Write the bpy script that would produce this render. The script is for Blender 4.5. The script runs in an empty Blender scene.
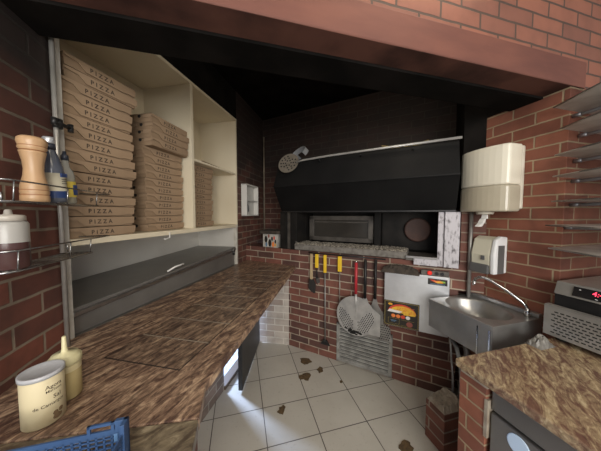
import bpy, bmesh, math, random
from mathutils import Vector, Matrix
R = math.radians
rnd = random.Random(7)
SC = bpy.context.scene
COL = SC.collection

# ------------------------------------------------------------------ materials
def nodes_of(name):
    m = bpy.data.materials.new(name); m.use_nodes = True
    nt = m.node_tree; b = nt.nodes['Principled BSDF']
    return m, nt, b
def N(nt, t, **kw):
    n = nt.nodes.new(t)
    for k, v in kw.items():
        if k in n.inputs: n.inputs[k].default_value = v
        else: setattr(n, k, v)
    return n
def rgb(c): return (c[0], c[1], c[2], 1)
def mixc(nt, fac, a, b, blend='MIX'):
    n = nt.nodes.new('ShaderNodeMix'); n.data_type = 'RGBA'; n.blend_type = blend
    for sock, v in ((n.inputs[0], fac), (n.inputs[6], a), (n.inputs[7], b)):
        if isinstance(v, (int, float)): sock.default_value = v
        elif isinstance(v, tuple): sock.default_value = rgb(v)
        else: nt.links.new(v, sock)
    return n.outputs[2]
def ramp(nt, src, p0, p1, c0=(0,0,0), c1=(1,1,1)):
    n = nt.nodes.new('ShaderNodeValToRGB')
    n.color_ramp.elements[0].position = p0; n.color_ramp.elements[1].position = p1
    n.color_ramp.elements[0].color = rgb(c0); n.color_ramp.elements[1].color = rgb(c1)
    nt.links.new(src, n.inputs[0]); return n.outputs[0]
def mathn(nt, op, a, b=None, clamp=False):
    n = nt.nodes.new('ShaderNodeMath'); n.operation = op; n.use_clamp = clamp
    for s, v in ((n.inputs[0], a), (n.inputs[1], b)):
        if v is None: continue
        if isinstance(v, (int, float)): s.default_value = v
        else: nt.links.new(v, s)
    return n.outputs[0]
def bump(nt, b, h, strength=.3, dist=.01):
    n = N(nt, 'ShaderNodeBump', Strength=strength, Distance=dist)
    nt.links.new(h, n.inputs['Height']); nt.links.new(n.outputs[0], b.inputs['Normal'])

def pbr(name, c, rough=.5, metal=0., c2=None, scale=12., lo=.4, hi=.65, stretch=(1,1,1), bmp=0., alpha=1., emis=0., trans=0., spec=.5, detail=5.):
    m, nt, b = nodes_of(name)
    b.inputs['Roughness'].default_value = rough; b.inputs['Metallic'].default_value = metal
    b.inputs['Base Color'].default_value = rgb(c); b.inputs['Alpha'].default_value = alpha
    b.inputs['Specular IOR Level'].default_value = spec
    b.inputs['Transmission Weight'].default_value = trans
    if emis:
        b.inputs['Emission Color'].default_value = rgb(c); b.inputs['Emission Strength'].default_value = emis
    if c2 is not None or bmp:
        tc = N(nt, 'ShaderNodeTexCoord'); mp = N(nt, 'ShaderNodeMapping'); mp.inputs['Scale'].default_value = stretch
        nt.links.new(tc.outputs['Object'], mp.inputs[0])
        ns = N(nt, 'ShaderNodeTexNoise', Scale=scale, Detail=detail); nt.links.new(mp.outputs[0], ns.inputs['Vector'])
        if c2 is not None:
            f = ramp(nt, ns.outputs[0], lo, hi)
            nt.links.new(mixc(nt, f, c, c2), b.inputs['Base Color'])
        if bmp: bump(nt, b, ns.outputs[0], bmp, .01)
    return m

def brick(name, ca, cb, mortar, row=.075, width=.235, ms=.006, blackening=None, shift=(0,0), rough=.75, dirt=.35, extra=None):
    """stretcher bond in the wall's own x / z; blackening = (z0, z1, amount, noise)"""
    m, nt, b = nodes_of(name)
    tc = N(nt, 'ShaderNodeTexCoord'); sp = N(nt, 'ShaderNodeSeparateXYZ'); nt.links.new(tc.outputs['Object'], sp.inputs[0])
    x = mathn(nt, 'ADD', mathn(nt, 'ADD', sp.outputs[0], sp.outputs[1]), 20 + shift[0])
    z = mathn(nt, 'ADD', sp.outputs[2], 10*row + shift[1])
    cb_ = N(nt, 'ShaderNodeCombineXYZ'); nt.links.new(x, cb_.inputs[0]); nt.links.new(z, cb_.inputs[1])
    wob = N(nt, 'ShaderNodeTexNoise', Scale=14., Detail=2.); nt.links.new(tc.outputs['Object'], wob.inputs['Vector'])
    wv = N(nt, 'ShaderNodeVectorMath', operation='SCALE'); nt.links.new(wob.outputs['Color'], wv.inputs[0]); wv.inputs['Scale'].default_value = .006
    wa = N(nt, 'ShaderNodeVectorMath', operation='ADD'); nt.links.new(cb_.outputs[0], wa.inputs[0]); nt.links.new(wv.outputs[0], wa.inputs[1])
    bt = N(nt, 'ShaderNodeTexBrick', Scale=1.); bt.offset = .5
    bt.inputs['Color1'].default_value = rgb(ca); bt.inputs['Color2'].default_value = rgb(cb); bt.inputs['Mortar'].default_value = rgb(mortar)
    bt.inputs['Brick Width'].default_value = width; bt.inputs['Row Height'].default_value = row
    bt.inputs['Mortar Size'].default_value = ms; bt.inputs['Mortar Smooth'].default_value = .3; bt.inputs['Bias'].default_value = -.1
    nt.links.new(wa.outputs[0], bt.inputs['Vector'])
    ns = N(nt, 'ShaderNodeTexNoise', Scale=9., Detail=6.); nt.links.new(tc.outputs['Object'], ns.inputs['Vector'])
    col = mixc(nt, mathn(nt, 'MULTIPLY', ramp(nt, ns.outputs[0], .45, .7), dirt), bt.outputs['Color'], (.02, .014, .012))
    ns2 = N(nt, 'ShaderNodeTexNoise', Scale=2.2, Detail=3.); nt.links.new(tc.outputs['Object'], ns2.inputs['Vector'])
    if blackening:
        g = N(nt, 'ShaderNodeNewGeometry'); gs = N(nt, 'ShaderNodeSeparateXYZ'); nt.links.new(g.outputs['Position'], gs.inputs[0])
        zz = mathn(nt, 'ADD', gs.outputs[2], mathn(nt, 'MULTIPLY', mathn(nt, 'SUBTRACT', ns2.outputs[0], .5), blackening[3]))
        mr = N(nt, 'ShaderNodeMapRange'); mr.inputs['From Min'].default_value = blackening[0]; mr.inputs['From Max'].default_value = blackening[1]; mr.inputs['To Max'].default_value = blackening[2]
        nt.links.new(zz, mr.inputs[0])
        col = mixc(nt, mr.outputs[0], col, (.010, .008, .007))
    nt.links.new(col, b.inputs['Base Color'])
    b.inputs['Roughness'].default_value = rough
    h = mathn(nt, 'SUBTRACT', mathn(nt, 'MULTIPLY', ns.outputs[0], .25), bt.outputs['Fac'])
    bump(nt, b, h, .55, .006)
    return m

def granite(name, base, light, dark, rough=.22, ang=0., sx=1.2, sy=11., sc=4.):
    m, nt, b = nodes_of(name)
    tc = N(nt, 'ShaderNodeTexCoord'); mp = N(nt, 'ShaderNodeMapping')
    mp.inputs['Rotation'].default_value = (0, 0, ang)
    nt.links.new(tc.outputs['Object'], mp.inputs[0])
    mp2 = N(nt, 'ShaderNodeMapping'); mp2.inputs['Scale'].default_value = (sx, sy, sy*.6); nt.links.new(mp.outputs[0], mp2.inputs[0])
    n1 = N(nt, 'ShaderNodeTexNoise', Scale=sc, Detail=9., Roughness=.68, Distortion=.9); nt.links.new(mp2.outputs[0], n1.inputs['Vector'])
    n2 = N(nt, 'ShaderNodeTexNoise', Scale=60., Detail=4.); nt.links.new(tc.outputs['Object'], n2.inputs['Vector'])
    n3 = N(nt, 'ShaderNodeTexNoise', Scale=3., Detail=4., Distortion=1.5); nt.links.new(mp2.outputs[0], n3.inputs['Vector'])
    c = mixc(nt, ramp(nt, n1.outputs[0], .40, .60), dark, base)
    c = mixc(nt, ramp(nt, n1.outputs[0], .56, .72), c, light)
    c = mixc(nt, mathn(nt, 'MULTIPLY', ramp(nt, n3.outputs[0], .55, .63), .7), c, dark)
    c = mixc(nt, mathn(nt, 'MULTIPLY', ramp(nt, n2.outputs[0], .5, .7), .35), c, (.02, .015, .012))
    nt.links.new(c, b.inputs['Base Color']); b.inputs['Roughness'].default_value = rough; b.inputs['Specular IOR Level'].default_value = .38
    return m

M = {}
M['brick_left'] = brick('jamb_brick', (.20,.066,.042), (.10,.040,.030), (.25,.195,.14), row=.078, blackening=(1.62, 1.98, .95, .35), dirt=.5)  # jamb bricks blend to near black towards the top
M['brick_right'] = brick('right_brick', (.30,.108,.064), (.18,.064,.042), (.37,.28,.175), row=.0715, ms=.005, dirt=.3, blackening=(2.02, 2.5, .85, .5))  # soot on the courses near the lintel
M['brick_front'] = brick('front_brick', (.255,.098,.062), (.175,.072,.050), (.075,.048,.036), row=.075, width=.225, dirt=.2, shift=(0,.015))
M['brick_oven'] = brick('oven_brick', (.20,.075,.052), (.060,.034,.030), (.40,.33,.25), row=.0735, width=.225, dirt=.35)
M['brick_back'] = brick('back_brick', (.17,.062,.042), (.085,.040,.031), (.25,.19,.14), row=.0735, width=.225, blackening=(1.45, 2.1, .88, .6), dirt=.5)  # soot on the courses above the oven
M['brick_white'] = brick('limewashed_brick', (.50,.45,.40), (.33,.26,.22), (.60,.56,.50), row=.0735, width=.2, dirt=.25)
M['brick_grey'] = brick('greyed_brick', (.26,.20,.17), (.16,.12,.10), (.36,.33,.29), row=.0735, width=.2, dirt=.35)
M['brick_stub'] = brick('stub_brick', (.20,.075,.05), (.11,.05,.036), (.30,.25,.20), row=.0735)
M['blackening'] = pbr('soot_black', (.006,.0055,.005), .95, c2=(.013,.011,.010), scale=5, spec=.08)
M['lintel'] = pbr('red_painted_concrete', (.165,.062,.042), .75, c2=(.105,.037,.028), scale=5, lo=.35, hi=.7, stretch=(.5,1,2), bmp=.12)
M['soffit'] = pbr('sooty_concrete', (.13,.060,.046), .9, c2=(.055,.028,.023), scale=4, spec=.1)
M['white_plaster'] = pbr('white_plaster', (.75,.75,.74), .7, c2=(.68,.68,.67), scale=3)
M['granite_l'] = granite('brown_veined_granite', (.43,.285,.185), (.66,.50,.335), (.085,.045,.034), rough=.36, ang=R(12), sx=3.6, sy=12, sc=3.6)
M['granite_s'] = granite('brown_green_granite', (.26,.21,.135), (.40,.33,.22), (.09,.065,.045), rough=.35, ang=R(40), sx=3, sy=7)
M['granite_inset'] = granite('dark_brown_granite', (.30,.200,.132), (.47,.345,.225), (.060,.034,.026), rough=.34, ang=R(12), sx=3.6, sy=12, sc=3.6)
M['granite_r'] = granite('golden_veined_granite', (.44,.335,.195), (.64,.52,.34), (.15,.078,.056), rough=.27, ang=R(-40), sx=2.6, sy=9, sc=4.2)
M['seam'] = pbr('pale_seam', (.30,.25,.19), .5)
M['seam_dark'] = pbr('dark_seam', (.03,.022,.018), .6)
M['steel'] = pbr('brushed_steel', (.42,.41,.40), .30, .95, c2=(.34,.33,.32), scale=20, stretch=(1,14,1))
M['steel_sink'] = pbr('sink_steel', (.46,.455,.44), .3, .75, c2=(.36,.355,.34), scale=7)
M['steel_light'] = pbr('light_steel', (.74,.76,.79), .33, .7, c2=(.60,.61,.63), scale=10, lo=.3, hi=.8)
M['steel_dark'] = pbr('dull_dark_steel', (.22,.21,.195), .36, .4, c2=(.165,.157,.146), scale=4, lo=.3, hi=.7)
M['steel_panel'] = pbr('smeared_steel_panel', (.56,.535,.49), .42, .2, c2=(.68,.66,.61), scale=2.5, lo=.3, hi=.7)
M['steel_fridge'] = pbr('fridge_steel', (.22,.21,.20), .35, .7, c2=(.18,.172,.165), scale=4)
M['chrome'] = pbr('chrome', (.72,.73,.74), .12, 1.)
M['post'] = pbr('worn_chrome_post', (.48,.46,.43), .3, .55, c2=(.32,.31,.28), scale=9)
M['steel_bright'] = pbr('bright_satin_steel', (.36,.345,.32), .36, .45, c2=(.29,.28,.26), scale=9)
M['wire'] = pbr('chromed_wire', (.36,.36,.36), .25, .95)
M['alu'] = pbr('aluminium', (.52,.51,.49), .42, .55, c2=(.42,.41,.40), scale=14)
M['alu_dark'] = pbr('stained_aluminium', (.33,.32,.30), .45, .6, c2=(.22,.21,.20), scale=10)
M['peel_disc'] = pbr('old_peel_steel', (.33,.29,.24), .45, .5, c2=(.24,.21,.17), scale=15)
M['hole'] = pbr('dark_hole', (.012,.011,.010), .8)
M['black'] = pbr('black_metal', (.014,.014,.015), .42, .25, c2=(.024,.023,.023), scale=6)
M['hood'] = pbr('black_hood_steel', (.008,.008,.0085), .6, .15, c2=(.014,.0135,.0135), scale=4, lo=.35, hi=.7, spec=.18)
M['hood_low'] = pbr('black_hood_lower', (.006,.006,.0065), .55, .2, c2=(.010,.010,.010), scale=4, spec=.18)
M['oven_black'] = pbr('oven_black', (.010,.0095,.009), .6, .15, c2=(.022,.019,.017), scale=7, spec=.2)
M['oven_frame'] = pbr('oven_door_frame', (.13,.118,.104), .45, .4, c2=(.07,.062,.055), scale=9)
M['oven_glass'] = pbr('oven_dark_glass', (.035,.031,.027), .2, .1, c2=(.05,.045,.038), scale=4)
M['plug'] = pbr('brown_stone_plug', (.085,.042,.032), .7, c2=(.055,.03,.025), scale=10)
M['hearth'] = pbr('ashy_stone', (.20,.185,.165), .85, c2=(.12,.108,.094), scale=30, bmp=.3)
M['ash'] = pbr('granular_ash', (.42,.38,.31), .95, c2=(.06,.05,.042), scale=90, lo=.42, hi=.6, bmp=1., detail=2.)
M['white_worn'] = pbr('worn_white_paint', (.50,.48,.51), .5, .1, c2=(.10,.09,.095), scale=38, lo=.52, hi=.72, stretch=(1.5,1,.6), detail=8)
M['cream'] = pbr('cream_board', (.74,.66,.50), .55, c2=(.66,.57,.41), scale=2.5, lo=.3, hi=.8)
M['cream_in'] = pbr('cream_board_inside', (.70,.62,.46), .6, c2=(.60,.52,.37), scale=2.5, lo=.3, hi=.8)
M['white_trim'] = pbr('white_trim', (.56,.53,.47), .5, c2=(.40,.37,.32), scale=14, lo=.45, hi=.7)
M['white_paint'] = pbr('white_paint', (.66,.64,.60), .5)
M['card'] = pbr('kraft_cardboard', (.31,.212,.130), .8, c2=(.26,.175,.105), scale=9, lo=.35, hi=.7)
M['card_lid'] = pbr('kraft_cardboard_lid', (.34,.234,.145), .8, c2=(.29,.196,.12), scale=8, lo=.35, hi=.7)
M['card_dark'] = pbr('cardboard_dark', (.19,.115,.062), .85, c2=(.15,.09,.048), scale=8)
M['ink'] = pbr('dark_ink', (.05,.034,.024), .8)
M['beige_pipe'] = pbr('beige_pipe', (.23,.19,.14), .6, c2=(.12,.095,.07), scale=8)
M['towel_white'] = pbr('ivory_plastic', (.80,.76,.64), .25, c2=(.75,.70,.57), scale=4, lo=.3, hi=.8)
M['towel_grey'] = pbr('smoked_translucent_plastic', (.40,.36,.28), .18, c2=(.52,.47,.36), scale=3, lo=.3, hi=.8)
M['towel_back'] = pbr('ivory_back_plastic', (.66,.62,.52), .4)
M['paper'] = pbr('white_paper', (.80,.79,.76), .9)
M['soap_cream'] = pbr('cream_plastic', (.68,.65,.52), .35)
M['soap_white'] = pbr('white_plastic', (.82,.83,.84), .3)
M['soap_dark'] = pbr('dark_grey_plastic', (.12,.12,.12), .3)
M['wood'] = pbr('pale_turned_wood', (.52,.33,.18), .35, c2=(.42,.25,.13), scale=5, stretch=(7,7,.8), lo=.35, hi=.7)
M['wood_dark'] = pbr('dark_groove', (.30,.14,.06), .5)
M['bottle_clear'] = pbr('cloudy_plastic', (.55,.56,.56), .2, alpha=.9)
M['blue_glass'] = pbr('dark_blue_bottle', (.07,.08,.11), .15, c2=(.15,.16,.19), scale=4)
M['blue'] = pbr('navy_label', (.03,.06,.19), .4)
M['cream_label'] = pbr('cream_label', (.68,.63,.48), .5)
M['cap'] = pbr('dark_cap', (.03,.035,.05), .3)
M['foil'] = pbr('silver_cap', (.55,.56,.58), .3, .6)
M['oil'] = pbr('golden_oil', (.42,.31,.05), .1, c2=(.5,.4,.12), scale=6)
M['glass_clear'] = pbr('clear_glass', (.42,.42,.38), .1, alpha=.55)
M['yellow_label'] = pbr('yellow_label', (.62,.47,.07), .45)
M['sauce'] = pbr('dark_red_sauce', (.065,.030,.028), .25, c2=(.085,.042,.038), scale=8)
M['squeeze'] = pbr('cloudy_squeeze_plastic', (.36,.345,.32), .3)
M['squeeze_cap'] = pbr('cloudy_cap', (.42,.38,.33), .35)
M['lemon'] = pbr('yellowish_liquid', (.42,.33,.15), .25, c2=(.47,.38,.19), scale=8)
M['lemon_up'] = pbr('yellowish_plastic', (.52,.44,.25), .3)
M['lemon_cap'] = pbr('pale_yellow_cap', (.66,.60,.36), .4, c2=(.60,.54,.31), scale=20)
M['tub'] = pbr('cream_cardboard_tub', (.64,.55,.35), .6, c2=(.50,.40,.23), scale=14, lo=.48, hi=.75)
M['tub_lid'] = pbr('grey_plastic_lid', (.44,.44,.45), .35)
M['tub_stain'] = pbr('brown_stain', (.16,.10,.05), .8)
M['crate'] = pbr('blue_plastic', (.036,.080,.185), .5, c2=(.048,.10,.21), scale=10)
M['crate_light'] = pbr('light_blue_plastic', (.10,.20,.37), .45)
M['yellow'] = pbr('yellow_handle', (.80,.52,.03), .45)
M['red'] = pbr('red_handle', (.42,.025,.035), .4)
M['wood_handle'] = pbr('pale_wood_handle', (.46,.35,.21), .6, c2=(.36,.26,.15), scale=8, stretch=(6,6,1))
M['bristle'] = pbr('black_bristle', (.025,.022,.02), .9)
M['grille'] = pbr('grey_painted_louvre', (.36,.355,.33), .55, c2=(.19,.185,.17), scale=14)
M['grille_frame'] = pbr('grey_louvre_frame', (.30,.295,.275), .55, c2=(.20,.19,.17), scale=18)
M['rag'] = pbr('soot_rag', (.035,.028,.022), .9, c2=(.065,.05,.038), scale=16, bmp=.6)
M['poster_black'] = pbr('poster_black', (.02,.017,.014), .35)
M['poster_gold'] = pbr('poster_gold', (.40,.30,.08), .4)
M['p_yellow'] = pbr('print_yellow', (.75,.48,.04), .4, c2=(.70,.30,.03), scale=60)
M['p_red'] = pbr('print_red', (.60,.06,.03), .4)
M['p_orange'] = pbr('print_orange', (.80,.22,.05), .4)
M['p_white'] = pbr('print_white', (.75,.73,.70), .4)
M['p_green'] = pbr('print_green', (.25,.45,.06), .4)
M['p_blue'] = pbr('print_blue', (.12,.22,.36), .4)
M['p_brown'] = pbr('print_brown', (.28,.08,.06), .4)
M['red_lamp'] = pbr('red_knob', (.75,.03,.02), .25, emis=.25)
M['led'] = pbr('red_led', (1.,.05,.10), .4, emis=2.2)
M['display'] = pbr('display_black', (.012,.012,.014), .15)
M['badge'] = pbr('pale_blue_badge', (.50,.62,.76), .4)
M['hose'] = pbr('grey_hose', (.22,.22,.22), .45)
M['cement'] = pbr('pale_cement', (.38,.33,.26), .9, c2=(.25,.20,.15), scale=18, bmp=.5)
M['fridge_box'] = pbr('dusty_white_plastic', (.50,.48,.44), .5, c2=(.38,.36,.32), scale=12)
M['shelf_metal'] = pbr('grey_tray_metal', (.52,.48,.44), .5, .3, c2=(.40,.35,.31), scale=9)
M['shelf_arm'] = pbr('dark_bracket_metal', (.26,.26,.27), .4, .6)
M['door_black'] = pbr('black_door', (.018,.019,.022), .45, c2=(.028,.028,.03), scale=5)
M['threshold'] = pbr('brown_threshold', (.12,.085,.06), .6)
M['scrap'] = pbr('brown_crust', (.13,.080,.035), .9, c2=(.07,.045,.022), scale=60)
M['crumple'] = pbr('crumpled_film', (.20,.19,.17), .35, c2=(.10,.09,.08), scale=30, bmp=.8)
M['strip'] = pbr('white_plastic_strip', (.72,.71,.68), .3)
M['twig'] = pbr('straw', (.45,.33,.12), .7)

def floor_mat():
    m, nt, b = nodes_of('pale_stone_tiles')
    tc = N(nt, 'ShaderNodeTexCoord')
    bt = N(nt, 'ShaderNodeTexBrick', Scale=1.); bt.offset = 0.
    bt.inputs['Color1'].default_value = rgb((.50,.475,.42)); bt.inputs['Color2'].default_value = rgb((.53,.50,.44)); bt.inputs['Mortar'].default_value = rgb((.06,.05,.042))
    bt.inputs['Brick Width'].default_value = .349; bt.inputs['Row Height'].default_value = .297
    bt.inputs['Mortar Size'].default_value = .0035; bt.inputs['Mortar Smooth'].default_value = .2
    mp = N(nt, 'ShaderNodeMapping'); mp.inputs['Location'].default_value = (-.495 + 20*.349, -1.64 + 20*.297, 0)
    nt.links.new(tc.outputs['Object'], mp.inputs[0]); nt.links.new(mp.outputs[0], bt.inputs['Vector'])
    ns = N(nt, 'ShaderNodeTexNoise', Scale=4., Detail=6.); nt.links.new(tc.outputs['Object'], ns.inputs['Vector'])
    n2 = N(nt, 'ShaderNodeTexNoise', Scale=40., Detail=3.); nt.links.new(tc.outputs['Object'], n2.inputs['Vector'])
    c = mixc(nt, mathn(nt, 'MULTIPLY', ramp(nt, ns.outputs[0], .4, .75), .35), bt.outputs['Color'], (.36,.33,.28))
    c = mixc(nt, mathn(nt, 'MULTIPLY', ramp(nt, n2.outputs[0], .62, .72), .25), c, (.25,.21,.17))
    nt.links.new(c, b.inputs['Base Color']); b.inputs['Roughness'].default_value = .42
    bump(nt, b, mathn(nt, 'SUBTRACT', 1., bt.outputs['Fac']), .3, .003)
    return m
M['floor'] = floor_mat()
M['outside'] = pbr('pale_gravel_concrete', (.62,.66,.74), .8, c2=(.36,.39,.45), scale=55, lo=.4, hi=.6, detail=3.)

# ------------------------------------------------------------------ mesh builder
_textcache = {}
def text_polys(s):
    if s in _textcache: return _textcache[s]
    cu = bpy.data.curves.new('t', 'FONT'); cu.body = s; cu.size = 1.; cu.resolution_u = 2
    cu.offset = .022 if s.startswith('P I') else .004; cu.align_x = 'CENTER'; cu.align_y = 'CENTER'
    o = bpy.data.objects.new('t', cu); COL.objects.link(o)
    bpy.context.view_layer.update()
    me = bpy.data.meshes.new_from_object(o.evaluated_get(bpy.context.evaluated_depsgraph_get()))
    vs = [tuple(v.co) for v in me.vertices]; fs = [tuple(p.vertices) for p in me.polygons]
    bpy.data.objects.remove(o); bpy.data.curves.remove(cu); bpy.data.meshes.remove(me)
    _textcache[s] = (vs, fs); return vs, fs

class MB:
    def __init__(s): s.bm = bmesh.new(); s.mats = []; s.smooth = True
    def mi(s, m):
        m = M[m]
        if m not in s.mats: s.mats.append(m)
        return s.mats.index(m)
    def face(s, pts, m, vs=None):
        vs = [s.bm.verts.new(p) for p in pts]
        f = s.bm.faces.new(vs); f.material_index = s.mi(m); return f
    def hexa(s, p, m):
        """p: 8 points, bottom 4 then top 4 in the same order"""
        v = [s.bm.verts.new(q) for q in p]; k = s.mi(m)
        for a in ((3,2,1,0),(4,5,6,7),(0,1,5,4),(1,2,6,5),(2,3,7,6),(3,0,4,7)):
            s.bm.faces.new([v[i] for i in a]).material_index = k
        return s
    def box(s, a, b, m, mat=None):
        x0,y0,z0 = (min(a[i],b[i]) for i in range(3)); x1,y1,z1 = (max(a[i],b[i]) for i in range(3))
        p = [(x0,y0,z0),(x1,y0,z0),(x1,y1,z0),(x0,y1,z0),(x0,y0,z1),(x1,y0,z1),(x1,y1,z1),(x0,y1,z1)]
        if mat: p = [mat @ Vector(q) for q in p]
        return s.hexa(p, m)
    def prism(s, poly, z0, z1, m, side=None, mat=None):
        n = len(poly)
        if sum(poly[i][0]*poly[(i+1)%n][1]-poly[(i+1)%n][0]*poly[i][1] for i in range(n)) < 0: poly = poly[::-1]
        f = (lambda q: mat @ Vector(q)) if mat else (lambda q: q)
        lo = [s.bm.verts.new(f((x,y,z0))) for x,y in poly]; hi = [s.bm.verts.new(f((x,y,z1))) for x,y in poly]
        s.bm.faces.new(lo[::-1]).material_index = s.mi(m); s.bm.faces.new(hi).material_index = s.mi(m)
        for i in range(n):
            j = (i+1) % n
            s.bm.faces.new((lo[i],lo[j],hi[j],hi[i])).material_index = s.mi(side or m)
        return s
    def prof(s, poly, x0, x1, m):
        """profile in (y,z) swept along x"""
        return s.prism(poly, x0, x1, m, mat=Matrix(((0,0,1,0),(1,0,0,0),(0,1,0,0),(0,0,0,1))))
    def tube(s, pts, r, m, seg=8, cap=True, closed=False):
        pts = [Vector(p) for p in pts]; k = s.mi(m); rings = []
        rs = r if isinstance(r, (list, tuple)) else [r]*len(pts)
        up = None; n = len(pts)
        for i, p in enumerate(pts):
            if closed: t = pts[(i+1)%n]-pts[i-1]
            else: t = pts[min(i+1,n-1)]-pts[max(i-1,0)]
            if t.length < 1e-9: t = Vector((0,0,1))
            t.normalize()
            if up is None:
                up = Vector((0,0,1)) if abs(t.z) < .9 else Vector((1,0,0))
            a = (up - t*up.dot(t))
            if a.length < 1e-6: a = t.orthogonal()
            a.normalize(); up = a; b = t.cross(a)
            rings.append([s.bm.verts.new(p + (a*math.cos(2*math.pi*j/seg)+b*math.sin(2*math.pi*j/seg))*rs[i]) for j in range(seg)])
        pairs = list(zip(rings[:-1], rings[1:])) + ([(rings[-1], rings[0])] if closed else [])
        for A, B in pairs:
            for j in range(seg):
                f = s.bm.faces.new((A[j],A[(j+1)%seg],B[(j+1)%seg],B[j])); f.material_index = k; f.smooth = True
        if cap and not closed:
            s.bm.faces.new(rings[0][::-1]).material_index = k; s.bm.faces.new(rings[-1]).material_index = k
        return s
    def lathe(s, prof, m, seg=24, mat=None, caps=True, arc=None):
        """prof [(r,z,(material))] about z"""
        f = (lambda q: mat @ Vector(q)) if mat else (lambda q: q)
        rings = []
        for q in prof:
            rings.append([s.bm.verts.new(f((q[0]*math.cos(2*math.pi*j/seg), q[0]*math.sin(2*math.pi*j/seg), q[1]))) for j in range(seg)])
        for i in range(len(prof)-1):
            k = s.mi(prof[i][2] if len(prof[i]) > 2 else m)
            for j in range(seg):
                fc = s.bm.faces.new((rings[i][j],rings[i][(j+1)%seg],rings[i+1][(j+1)%seg],rings[i+1][j])); fc.material_index = k; fc.smooth = True
        if caps:
            s.bm.faces.new(rings[0][::-1]).material_index = s.mi(prof[0][2] if len(prof[0]) > 2 else m)
            s.bm.faces.new(rings[-1]).material_index = s.mi(prof[-2][2] if len(prof[-2]) > 2 else m)
        return s
    def text(s, txt, size, m, mat):
        vs, fs = text_polys(txt); k = s.mi(m)
        v = [s.bm.verts.new(mat @ Vector((x*size, y*size, 0))) for x,y,z in vs]
        for f in fs:
            try: s.bm.faces.new([v[i] for i in f]).material_index = k
            except ValueError: pass
        return s
    def build(s, name, frame=None, parent=None, loc=None, bevel=0., label=None, kind=None, angle=40):
        me = bpy.data.meshes.new(name); 
        bmesh.ops.recalc_face_normals(s.bm, faces=s.bm.faces[:]) if s.recalc else None
        s.bm.to_mesh(me); s.bm.free()
        for m in s.mats: me.materials.append(m)
        o = bpy.data.objects.new(name, me); COL.objects.link(o)
        if frame: o.location = frame[0]; o.rotation_euler = (0,0,frame[1])
        if loc: o.location = loc
        if parent: o.parent = parent
        if bevel:
            b = o.modifiers.new('edge', 'BEVEL'); b.width = bevel; b.segments = 2; b.limit_method = 'ANGLE'; b.angle_limit = R(angle)
        if label: o['label'] = label
        if kind: o['kind'] = kind
        return o
    recalc = False

def facing(x, y, z, rx=0, rz=0):
    """text / decal plane: local X right, local Y up, facing -y of the frame"""
    return Matrix.Translation((x,y,z)) @ Matrix.Rotation(rz,4,'Z') @ Matrix.Rotation(R(90)+rx,4,'X')

# frames: x to the right as one faces the wall, y into the wall, z up
LW = (Vector((-.712,2.498,0)), R(78))
OW = (Vector((-.128,2.44,0)), R(-28.6))
JW = (Vector((-1.012,.974,0)), R(105))
TW = (Vector((1.456,1.248,0)), R(-75))
FW = (Vector((1.456,1.248,0)), R(15))
def W(fr, x, y, z):
    c, s = math.cos(fr[1]), math.sin(fr[1])
    return Vector((fr[0].x + c*x - s*y, fr[0].y + s*x + c*y, z))
def inv(fr, p):
    c, s = math.cos(fr[1]), math.sin(fr[1]); dx, dy = p[0]-fr[0].x, p[1]-fr[0].y
    return (c*dx + s*dy, -s*dx + c*dy)
def F(fr, x, y, z=0, rz=0.): return (W(fr,x,y,z), fr[1]+rz)

def thing(name, label, cat, frame, group=None):
    o = bpy.data.objects.new(name, None); COL.objects.link(o); o.empty_display_size = .05
    o.location = frame[0]; o.rotation_euler = (0,0,frame[1])
    o['label'] = label; o['category'] = cat
    if group: o['group'] = group
    return o
def tag(o, label, cat, group=None):
    o['label'] = label; o['category'] = cat
    if group: o['group'] = group
    return o
def struct(mb, name, frame=None, bevel=0., parent=None):
    return mb.build(name, frame=frame, kind='structure', bevel=bevel, parent=parent)

# ------------------------------------------------------------------ setting
def wpoly(fr, pts): return [tuple(W(fr,x,y,0)[:2]) for x,y in pts]

# floor (tile axes turned 15 degrees)
FL = (Vector((0,0,0)), R(15))
base_line = wpoly(LW, [(.10,-.2225), (-1.60,-.2225)])
mb = MB()
floor_pts = [(-3,-3.5),(4,-3.5),(4,4.2),(-.3,4.2)] + base_line + [(-.55,.78),(-1.2,.55)]
mb.prism([inv(FL,p) for p in floor_pts], -.06, 0, 'floor'); struct(mb, 'floor', FL)
mb = MB(); mb.prism(wpoly(LW, [(.9,-.2225),(-1.62,-.2225),(-1.62,3.2),(.9,3.2)]), -.07, -.012, 'outside'); struct(mb, 'ground')

# wall_left: brick to the right of the hatch niche, band over the niche
mb = MB(); mb.box((.0265,0,1.312),(.95,.15,2.85),'brick_back'); mb.box((.002,0,.86),(.95,.15,1.312),'brick_back'); mb.box((-1.58,0,2.5),(.0265,.15,2.85),'blackening'); struct(mb, 'wall_left', LW)
# low wall under the worktop, either side of the door opening
mb = MB(); mb.box((-1.60,-.2225,0),(-.67,-.11,.86),'brick_grey'); mb.box((.055,-.2225,0),(.28,-.11,.86),'brick_white')
struct(mb, 'wall_under_counter', LW)
P = Vector((-.315,.723,0))
mb = MB(); mb.box((-.9,-.52,0),(-.12,-.42,.86),'brick_stub'); struct(mb, 'wall_under_counter_near', JW)
# niche lining of stainless sheet
mb = MB()
mb.box((-1.57,.47,.86),(.0,.485,1.343),'steel_panel'); mb.box((-1.58,.0,.86),(.0,.47,.899),'steel_dark'); mb.box((-.010,0.0,.90),(.001,.47,1.312),'steel_panel'); mb.box((-1.58,.0,.9),(-1.568,.47,1.312),'steel_panel')
struct(mb, 'wall_niche', LW)
mb = MB(); mb.box((-1.573,-.012,.90),(-1.538,.03,2.48),'white_trim'); struct(mb, 'trim_1', LW, .002)
mb = MB(); mb.box((-.012,-.008,.90),(.012,.03,1.343),'white_trim'); struct(mb, 'trim_2', LW, .002)
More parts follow.
